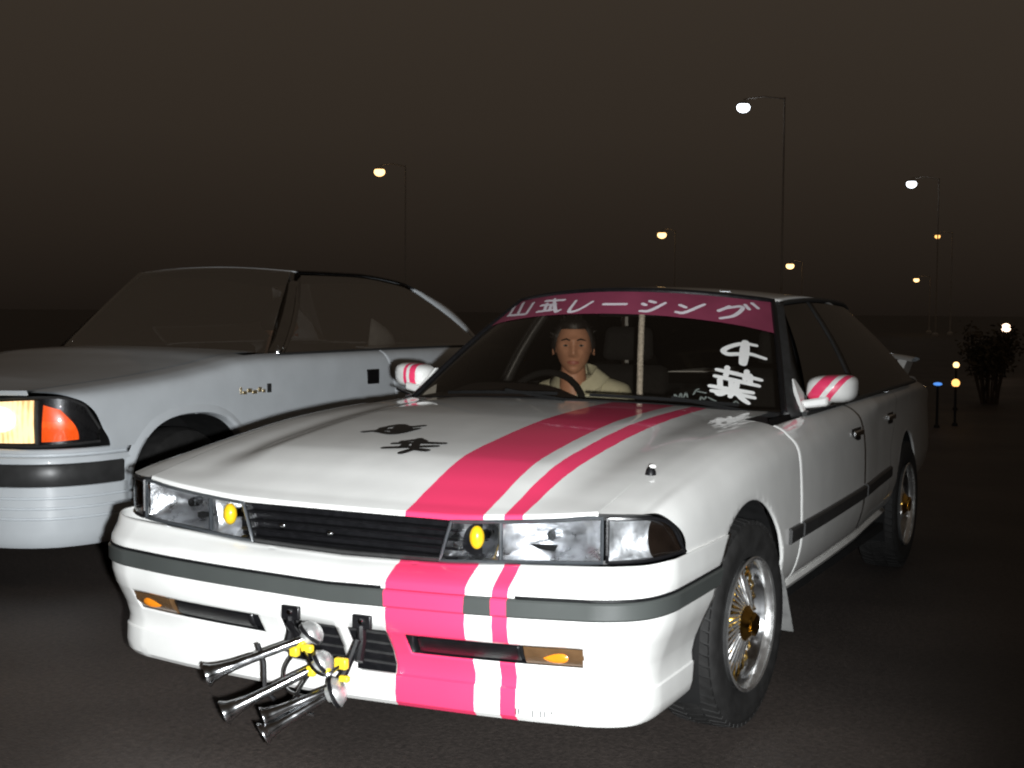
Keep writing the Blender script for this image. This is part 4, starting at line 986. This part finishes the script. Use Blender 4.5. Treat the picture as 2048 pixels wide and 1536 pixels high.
A = [[(u*.66, y, .94 - .02*max(0, y-4.2)) for y in np.linspace(4.03, 4.50, 6)] + [(u*.70, 4.56, .7), (u*.72, 4.56, .3)] for u in np.linspace(-1, 1, 13)]
at_c(MB().grid(A)).build('trunk_lid', 'silver_paint', CPE, solid=.005, inside=(OX, OY+3.5, .5))
for sd in (1, -1):
    M_ = lambda mb: at_c(mb if sd > 0 else mb.mirror())
    A = []
    for k in range(25):
        a = k/24; yb = 1.66 + a*(3.78-1.66); yt = 2.10 + a*(3.30-2.10); B_ = np.array(c_belt(yb)); T_ = np.array(c_rail(yt)) + np.array([.004, 0, -.012])
        A.append([B_ + (T_-B_)*v + np.array([.03*math.sin(math.pi*v), 0, 0]) for v in np.linspace(0, 1, 9)])
    M_(MB().grid(A)).build('side_window', 'haze_glass', CPE, smooth=180, inside=(OX, OY+2.6, .6))
    A = []
    for v in np.linspace(0, 1, 14):
        p = np.array(c_belt(3.78)) + (np.array(c_rail(3.30)) - np.array(c_belt(3.78)))*v + np.array([.03*math.sin(math.pi*v), 0, 0]); q = np.array((.66, 4.00, .945))*(1-v) + np.array(c_rail(3.36))*v + np.array([-.01, .045*math.sin(math.pi*v), .05*math.sin(math.pi*v)])
        A.append([p, .5*(p+q) + np.array([.012, .0, .006]), q])
    M_(MB().grid(A)).build('rear_pillar', 'silver_paint', CPE, solid=.012, inside=CIN)
    A = [[np.array((.70, 1.63, .945))*(1-v) + np.array((r0_[0], 2.055, r0_[2]))*v, np.array((.768, 1.68, .944))*(1-v) + np.array((.552, 2.12, 1.360))*v + np.array([.034*math.sin(math.pi*v), 0, 0])] for v in np.linspace(0, 1, 8)]
    M_(MB().grid(A)).build('front_pillar', 'sky_mirror_trim', CPE, solid=.02, inside=CIN)
    M_(MB().tube([np.array(c_rail(y)) + np.array([.006, 0, 0]) for y in np.linspace(2.1, 3.32, 20)], .008, 6)).build('roof_gutter', 'dark_chrome', CPE)
    M_(MB().tube([np.array(c_belt(y)) + np.array([.010, 0, -.002]) for y in np.linspace(1.62, 3.80, 24)], .008, 6)).build('belt_trim', 'black_trim', CPE)
fl_ = MB().box((-.60, .18, .20), (.60, 4.3, .25)); fl_.box((-.55, .12, .25), (.55, 1.3, .66)); fl_.box((-.72, 1.32, .25), (.72, 3.0, .28)); fl_.box((-.66, 1.33, .28), (.66, 1.36, .86)); fl_.box((-.62, 3.95, .25), (.62, 4.4, .7)); fl_.box((-.66, 1.42, .80), (.66, 1.86, .93))
at_c(fl_).build('underbody', 'matt_black', CPE, smooth=0)
for sx in (-.36, .36):
    st = at_c(MB().hexa([(sx-.24, 2.0, .30), (sx+.24, 2.0, .30), (sx+.24, 2.5, .30), (sx-.24, 2.5, .30), (sx-.23, 2.0, .48), (sx+.23, 2.0, .48), (sx+.23, 2.5, .45), (sx-.23, 2.5, .45)])).build('seat', 'seat_cloth', CPE, bevel=.04)
    at_c(MB().hexa([(sx-.22, 2.42, .45), (sx+.22, 2.42, .45), (sx+.22, 2.56, .45), (sx-.22, 2.56, .45), (sx-.20, 2.58, .96), (sx+.20, 2.58, .96), (sx+.20, 2.68, .96), (sx-.20, 2.68, .96)])).build('seat_back', 'seat_cloth', st, bevel=.04)
# wheels of the coupe
_keep = CAR; CAR = CPE
def cwheel(x, y, sd): return wheel_plain('wheel', OX + sd*x, OY + y, .315, sd)
def wheel_plain(name, cx, cy, cz, sd):
    T = lambda mb: (mb if sd > 0 else mb.mirror()).shift((cx, cy, cz))
    w = T(MB().lathe([(.185, -.16), (.25, -.178), (.29, -.170), (.312, -.14), (.314, -.09), (.312, -.04), (.30, -.012), (.27, 0), (.23, -.004), (.195, -.012)], (0, 0, 0), (1, 0, 0), 56)).build(name, 'rubber', CPE)
    T(MB().lathe([(.195, -.012), (.19, -.002), (.180, -.008), (.172, -.035), (.10, -.045), (.06, -.03), (.055, -.018), (0, -.016)], (0, 0, 0), (1, 0, 0), 48)).build('rim', 'dull_chrome', w)
    return w
for sd in (1, -1): cwheel(.815, .885, sd); cwheel(.805, 3.45, sd)
CAR = _keep
# pale cloth cover over the rear corner of the seat, seen through the side glass
at_c(MB().grid([[(.40 + .05*math.sin(3*a), 3.00 + a*.26 + .05*b, .90 + (.215 - .17*a)*b) for b in np.linspace(0, 1, 6)] for a in np.linspace(0, 1, 6)])).build('seat_cover', 'white_cloth', CPE, solid=.012, label='pale cloth hung over the rear seat')
at_c(MB().hexa([(-.6, 2.95, .30), (.6, 2.95, .30), (.6, 3.4, .30), (-.6, 3.4, .30), (-.56, 3.1, .86), (.56, 3.1, .86), (.54, 3.6, .86), (-.54, 3.6, .86)])).build('rear_seat', 'seat_cloth', CPE, bevel=.05)

# ================================================================ people
def head(org, yaw, parent, hair_mode='crop', s=1.0):
    """face towards local -y; org is the chin-level neck top"""
    R = Matrix.Translation(org) @ Matrix.Rotation(yaw, 4, 'Z') @ Matrix.Scale(s, 4)
    def g(p, c, w): return math.exp(-sum(((p[i]-c[i])/w[i])**2 for i in range(3)))
    n, m = 64, 56
    def shape(ph, th):
        d = Vector((math.sin(ph)*math.sin(th), -math.sin(ph)*math.cos(th), math.cos(ph)))
        # skull: narrower towards the jaw
        z = d.z; w = .074; l = .094; h = .118
        jaw = max(0, -z); x = d.x*w*(1 - .30*jaw**1.5); y = d.y*l*(1 - .10*jaw); zz = z*h
        if d.y < 0: y *= (.93 - .10*max(0, z-.3)); 
        if d.y > 0 and z < -.2: y *= 1 - .5*(-z-.2)
        p = [x, y, zz]
        f = 1 if y < 0 else 0
        if f:
            p[1] -= .022*g(p, (0, -.09, -.022), (.013, .06, .016)) + .012*g(p, (0, -.09, .004), (.010, .06, .022))      # nose
            p[1] -= .010*g(p, (0, -.09, .033), (.045, .06, .011))                                                         # brow
            for sx in (-1, 1):
                p[1] += .013*g(p, (sx*.031, -.085, .012), (.017, .06, .012))                                              # sockets
                p[1] -= .006*g(p, (sx*.042, -.075, -.022), (.018, .06, .016))                                             # cheekbones
                p[1] -= .005*g(p, (sx*.012, -.09, -.028), (.007, .05, .007))                                              # nostrils
            p[1] -= .008*g(p, (0, -.09, -.053), (.022, .06, .006)) + .007*g(p, (0, -.09, -.066), (.019, .06, .006))      # lips
            p[1] += .006*g(p, (0, -.09, -.0595), (.024, .06, .0028))                                                      # mouth line
            p[1] += .005*g(p, (0, -.09, -.078), (.02, .06, .007)); p[1] -= .009*g(p, (0, -.08, -.098), (.024, .06, .015))  # chin
        return p
    mb = MB(); rows = [[shape(math.pi*i/m, 2*math.pi*k/n) for k in range(n+1)] for i in range(m+1)]
    mb.grid(rows)
    # neck
    mb.tube([(0, .018, -.075), (0, .024, -.12), (0, .034, -.19)], [.050, .054, .062], 20, caps=False)
    for sx in (-1, 1):     # ears
        ear = [[(sx*(.071 + .016*a + .004*math.sin(b*6)), .006 + .020*math.cos(b)*(.5+.5*a), -.002 + (.032*math.sin(b))*(.55+.45*a)) for a in (0, .5, 1, .8)] for b in np.linspace(0, 2*math.pi, 17)]
        mb.grid(ear)
    tr = lambda q: [tuple(R @ Vector(p)) for p in q]
    mb.v = tr(mb.v); h = mb.build('head', 'skin', parent, smooth=180)
    # hair
    hb = MB(); rng_ = random.Random(3)
    rows = []
    for i in range(31):
        ph = math.pi*.62*i/30; row = []
        for k in range(65):
            th = 2*math.pi*k/64; p = shape(ph, th); front = max(0, math.cos(th))
            fr_ = min(1, max(0, (math.cos(th) - .05)/.55)); fr_ = fr_*fr_*(3-2*fr_); lim = .585 - .305*fr_
            q = min(ph/math.pi/lim, 1.0) if ph/math.pi > lim else ph/math.pi/lim
            ph2 = min(ph, math.pi*lim); p = shape(ph2, th)
            o = (.014 + .006*rng_.random()) * (1 - .8*max(0, (ph2/(math.pi*lim))-.85)/.15)
            v = Vector(p); v = v + Vector((v.x, v.y, v.z*1.0)).normalized()*o; row.append(tuple(v))
        row[-1] = row[0]; rows.append(row)
    hb.grid(rows)
    for _ in range(260):
        ph = rng_.uniform(.02, .42)*math.pi; th = rng_.uniform(0, 2*math.pi); front = max(0, math.cos(th))
        if ph/math.pi > (.25 if math.cos(th) > .25 else .5): continue
        p = Vector(shape(ph, th)); nrm = p.normalized(); a = p + nrm*.012; t = Vector((rng_.uniform(-1, 1), rng_.uniform(-1, 1), rng_.uniform(-.4, .6))).normalized()
        w = nrm.cross(t).normalized()*.004; b_ = a + nrm*.012 + t*.014
        hb.add([a-w, a+w, b_], [(0, 1, 2)])
    hb.v = tr(hb.v); hb.build('hair', 'hair', parent, smooth=60)
    for sx in (-1, 1):
        e = MB().ball((sx*.0315, -.0705, .010), (.0125, .009, .0050), 14, 10); e.v = tr(e.v); e.build('eye', 'eye_white', parent)
        e = MB().ball((sx*.0315, -.0775, .010), (.0058, .004, .0047), 12, 8); e.v = tr(e.v); e.build('iris', 'eye_dark', parent)
        e = MB().tube([(sx*.014, -.0895, .031), (sx*.030, -.090, .037), (sx*.050, -.077, .031)], [.0035, .0042, .002], 6); e.v = tr(e.v); e.build('eyebrow', 'hair', parent)
    e = MB().grid([[(x, -.0925 - .010*(1-(x/.026)**2) - .002*math.sin(math.pi*k/4), -.0590 + (k/4-.5)*.017*(1-(x/.030)**2)) for k in range(5)] for x in np.linspace(-.024, .024, 12)])
    e.v = tr(e.v); e.build('lips', 'lips', parent)
    return h

def skin_body(name, joints, bones, mat, parent=None, root=0, sub=2):
    me = bpy.data.meshes.new(name); me.from_pydata([j[:3] for j in joints], bones, []); me.update()
    o = link(name, me, parent); me.materials.append(MAT[mat])
    md = o.modifiers.new('skin', 'SKIN'); md.use_smooth_shade = True
    for i, j in enumerate(joints):
        r = j[3]; rx, ry = r if hasattr(r, '__len__') else (r, r)
        me.skin_vertices[0].data[i].radius = (rx, ry); me.skin_vertices[0].data[i].use_root = (i == root)
    md = o.modifiers.new('sub', 'SUBSURF'); md.levels = sub; md.render_levels = sub
    return o

def seated(name, hx, hy, hz, yaw, label, cloth, hands_to=None, pose=1):
    """hx, hy, hz: centre of the head"""
    P_ = thing(name, (hx, hy + .25, .45), label, 'person')
    hy_ = hy + .03; sh = hz - .185; pel = (hx, hy + .27, .53)
    J = [(*pel, (.17, .12)), (hx, hy + .22, .64, (.165, .11)), (hx, hy + .14, sh-.09, (.175, .105)), (hx, hy + .09, sh, (.12, .085)), (hx, hy + .055, sh+.075, (.060, .058))]
    B_ = [(0, 1), (1, 2), (2, 3), (3, 4)]
    ends = []
    for sx in (-1, 1):
        k = len(J); hand = hands_to[0 if sx < 0 else 1]
        el = (hx + sx*.27, hy - .02, sh - .25)
        J += [(hx + sx*.165, hy + .10, sh - .02, .068), (hx + sx*.215, hy + .07, sh - .09, .060), (*el, .046), (hand[0], hand[1] + .07, hand[2] - .02, .030)]
        B_ += [(3, k), (k, k+1), (k+1, k+2), (k+2, k+3)]; ends.append((sx, hand))
        k = len(J); J += [(hx + sx*.10, hy + .20, .50, .095), (hx + sx*.13, hy - .22, .50, .072), (hx + sx*.12, hy - .40, .30, .050)]; B_ += [(0, k), (k, k+1), (k+1, k+2)]
    skin_body('body', J, B_, cloth, P_)
    for sx, h in ends:     # hands: palm and five curled fingers round the wheel rim
        w = (h[0], h[1] + .07, h[2] - .02); Jh = [(*w, .024), (h[0], h[1] + .035, h[2], (.036, .016))]; Bh = [(0, 1)]
        for f in range(4):
            k = len(Jh); off = (f-1.5)*.019; ln = (.9, 1.0, .95, .75)[f]
            Jh += [(h[0] + off, h[1] + .005, h[2] + .012, .0095), (h[0] + off, h[1] - .024*ln, h[2] + .006, .0085), (h[0] + off, h[1] - .026*ln, h[2] - .020*ln, .0075)]; Bh += [(1, k), (k, k+1), (k+1, k+2)]
        k = len(Jh); Jh += [(h[0] - sx*.036, h[1] + .028, h[2] - .008, .010), (h[0] - sx*.042, h[1] - .002, h[2] - .022, .0085)]; Bh += [(1, k), (k, k+1)]
        skin_body('hand', Jh, Bh, 'skin', P_, sub=1)
    head((hx, hy, hz), yaw, P_)
    return P_, sh
drv, sh = seated('person', -.375, 2.315, 1.018, math.radians(24), 'driver with short black hair and cream jacket behind the sedan windshield', 'jacket', ((-.53, 2.00, .80), (-.20, 2.00, .80)))
# collar, open at the throat, and the dark lapel patch
hx, hy = -.375, 2.315
for sx in (-1, 1):
    A = [[(hx + sx*(.006 + .075*math.sin(a)) , hy + .050 - (.080 + .02*k)*math.cos(a), sh + .020 + .055*k + .055*a/2.6 - .05*math.cos(a)*(1-k)) for k in np.linspace(0, 1, 4)] for a in np.linspace(.12, 2.7, 14)]
    A = []
    for a in np.linspace(.25, math.pi, 14):
        r0 = .098; r1 = .070
        A.append([(hx + sx*r0*math.sin(a)*1.25, hy + .065 - r0*math.cos(a)*.95, sh + .020 + .030*(a/math.pi) - .055*max(0, math.cos(a))), (hx + sx*r1*math.sin(a)*1.12, hy + .060 - r1*math.cos(a)*1.0, sh + .078 + .035*(a/math.pi) - .055*max(0, math.cos(a))), (hx + sx*r0*math.sin(a)*1.32, hy + .065 - r0*math.cos(a)*1.05, sh + .040 + .030*(a/math.pi) - .060*max(0, math.cos(a)))])
    MB().grid(A).build('collar', 'jacket', drv, solid=.006, soff=0)
MB().grid([[(hx + .085 + .05*a, hy - .030 - .012*b + .02*a, sh - .030 - .075*b - .015*a) for b in np.linspace(0, 1, 5)] for a in np.linspace(0, 1, 5)]).build('lapel_patch', 'jacket_dark', drv, solid=.006, soff=0)

psg, sh2 = seated('person', OX + .40, OY + 2.14, 1.085, math.radians(150), 'dark haired person in dark clothes turned away inside the silver coupe', 'jacket_dark', ((OX + .30, OY + 1.90, .56), (OX + .50, OY + 1.90, .56)))

# ================================================================ braided rope hanging from the interior mirror
rp = MB()
for s in range(3):
    pts = []
    for k in range(100):
        v = k/99; a = 2*math.pi*(v*17 + s/3); r = .0062
        pts.append((.088 + r*math.cos(a) + .006*v*v, 1.905 + r*math.sin(a) - .03*v, 1.17 - .315*v))
    rp.tube(pts, .0068, 6)
ro = rp.build('rope', 'rope', None, smooth=60); ro['label'] = 'pale braided rope hanging behind the sedan windshield'; ro['category'] = 'rope'

# ================================================================ street lamps and roadside lights
def street_lamp(p, r, mat, label, arm=1.4, name='street_lamp', toward=1):
    base = thing(name, (p.x + arm*toward, p.y, 0), label, 'street lamp', 'street lamps around the lot')
    MB().tube([(p.x + arm*toward, p.y, 0), (p.x + arm*toward, p.y, p.z*.5), (p.x + arm*toward, p.y, p.z + .25)], [.045, .035, .028], 10).build('pole', 'pole_steel', base)
    MB().tube([(p.x + arm*toward, p.y, p.z + .2), (p.x + arm*toward*.5, p.y, p.z + r + .10), (p.x, p.y, p.z + r + .05)], .022, 8).build('arm', 'pole_steel', base)
    MB().lathe([(0, r*.95), (r*.55, r*.9), (r*.8, r*.55), (r*.82, r*.35)], p, (0, 0, 1), 16).build('hood', 'pole_steel', base)
    MB().ball(p, (r, r, r*.78), 20, 12).build('lamp_globe', mat, base)
    MB().lathe([(0, 0), (.16, 0), (.16, .12), (.10, .2)], (p.x + arm*toward, p.y, 0), (0, 0, 1), 12).build('base', 'pole_steel', base)
    return base
for (x, y, z, r, mat, label) in (
        (-11.56, 40.73, 8.00, 0.217, 'lamp_white', 'tall street lamp with a cold white globe on a long arm'),
        (-11.33, 69.72, 8.00, 0.263, 'lamp_white', 'tall street lamp with a cold white globe on a long arm'),
        (-31.49, 49.50, 7.50, 0.253, 'lamp_warm', 'tall street lamp with a warm yellow globe beyond the silver coupe'),
        (-24.69, 68.25, 5.50, 0.253, 'lamp_warm', 'short street lamp with a warm yellow globe on a short arm'),
        (-21.15, 82.32, 4.20, 0.258, 'lamp_warm', 'short street lamp with a warm yellow globe on a short arm'),
        (-10.75, 74.67, 5.50, 0.154, 'lamp_amber', 'short street lamp with a dim amber globe'),
        (-12.70, 79.51, 3.20, 0.165, 'lamp_warm', 'short street lamp with a warm yellow globe on a short arm')):
    street_lamp(Vector((x, y, z)), r, mat, label, arm=.8 if z < 6 else 1.4)
def marker_lamp(p, r, mat, label, flat=1.0):
    p = Vector(p); h = p.z
    b_ = thing('marker_lamp', (p.x, p.y, 0), label, 'marker lamp', 'low marker lamps at the edge of the lot')
    MB().lathe([(0, 0), (.03, 0), (.03, .02), (.014, .04), (.012, h - r*.8)], (p.x, p.y, 0), (0, 0, 1), 12).build('post', 'rubber', b_)
    MB().ball(p, (r*(1/flat if flat < 1 else 1), r, r*flat), 16, 10).build('lamp_globe', mat, b_)
    MB().lathe([(r*.35, -r*.95*flat), (r*.6, -r*.8*flat), (r*.6, -r*.55*flat)], p, (0, 0, 1), 12).build('socket', 'rubber', b_)
marker_lamp((-1.13, 23.61, 0.92), 0.084, 'lamp_peach', 'bright peach marker lamp beside the dry bush')
marker_lamp((-0.61, 14.21, 0.55), 0.037, 'lamp_warm', 'small pale yellow marker lamp behind the orange one')
marker_lamp((-0.25, 11.78, 0.45), 0.042, 'lamp_amber', 'orange marker lamp next to the blue light')
marker_lamp((-0.38, 11.46, 0.45), 0.028, 'lamp_blue', 'small blue marker light beside the orange lamp', .62)

# ================================================================ dry bush at the edge of the lot
bp_ = Vector((-0.40, 15.71, 0.70))
bush = thing('bush', (bp_.x, bp_.y, 0), 'low dry brown bush at the dark edge of the lot', 'bush')
rb = random.Random(8); tw = MB(); lf = MB()
for k in range(26):
    a = rb.uniform(0, 6.28); r = rb.uniform(.05, .34); top = Vector((bp_.x + r*math.cos(a), bp_.y + r*math.sin(a), rb.uniform(.55, .95)))
    b0 = Vector((bp_.x + .1*math.cos(a), bp_.y + .1*math.sin(a), 0)); mid = b0.lerp(top, .5) + Vector((rb.uniform(-.06, .06), rb.uniform(-.06, .06), .06))
    tw.tube([b0, mid, top], [.014, .009, .004], 5)
    for _ in range(90):
        c = mid.lerp(top, rb.uniform(.1, 1.1)) + Vector((rb.gauss(0, .07), rb.gauss(0, .07), rb.gauss(0, .06)))
        t = Vector((rb.gauss(0, 1), rb.gauss(0, 1), rb.gauss(0, .7))).normalized(); s_ = t.cross(Vector((rb.gauss(0, 1), rb.gauss(0, 1), rb.gauss(0, 1)))).normalized()
        l = rb.uniform(.025, .05); lf.add([c - t*l, c + s_*l*.4, c + t*l, c - s_*l*.4], [(0, 1, 2, 3)])
tw.build('stems', 'bark', bush); q = lf.build('foliage', 'leaf', bush, smooth=0, clean=False); q['kind'] = 'stuff'
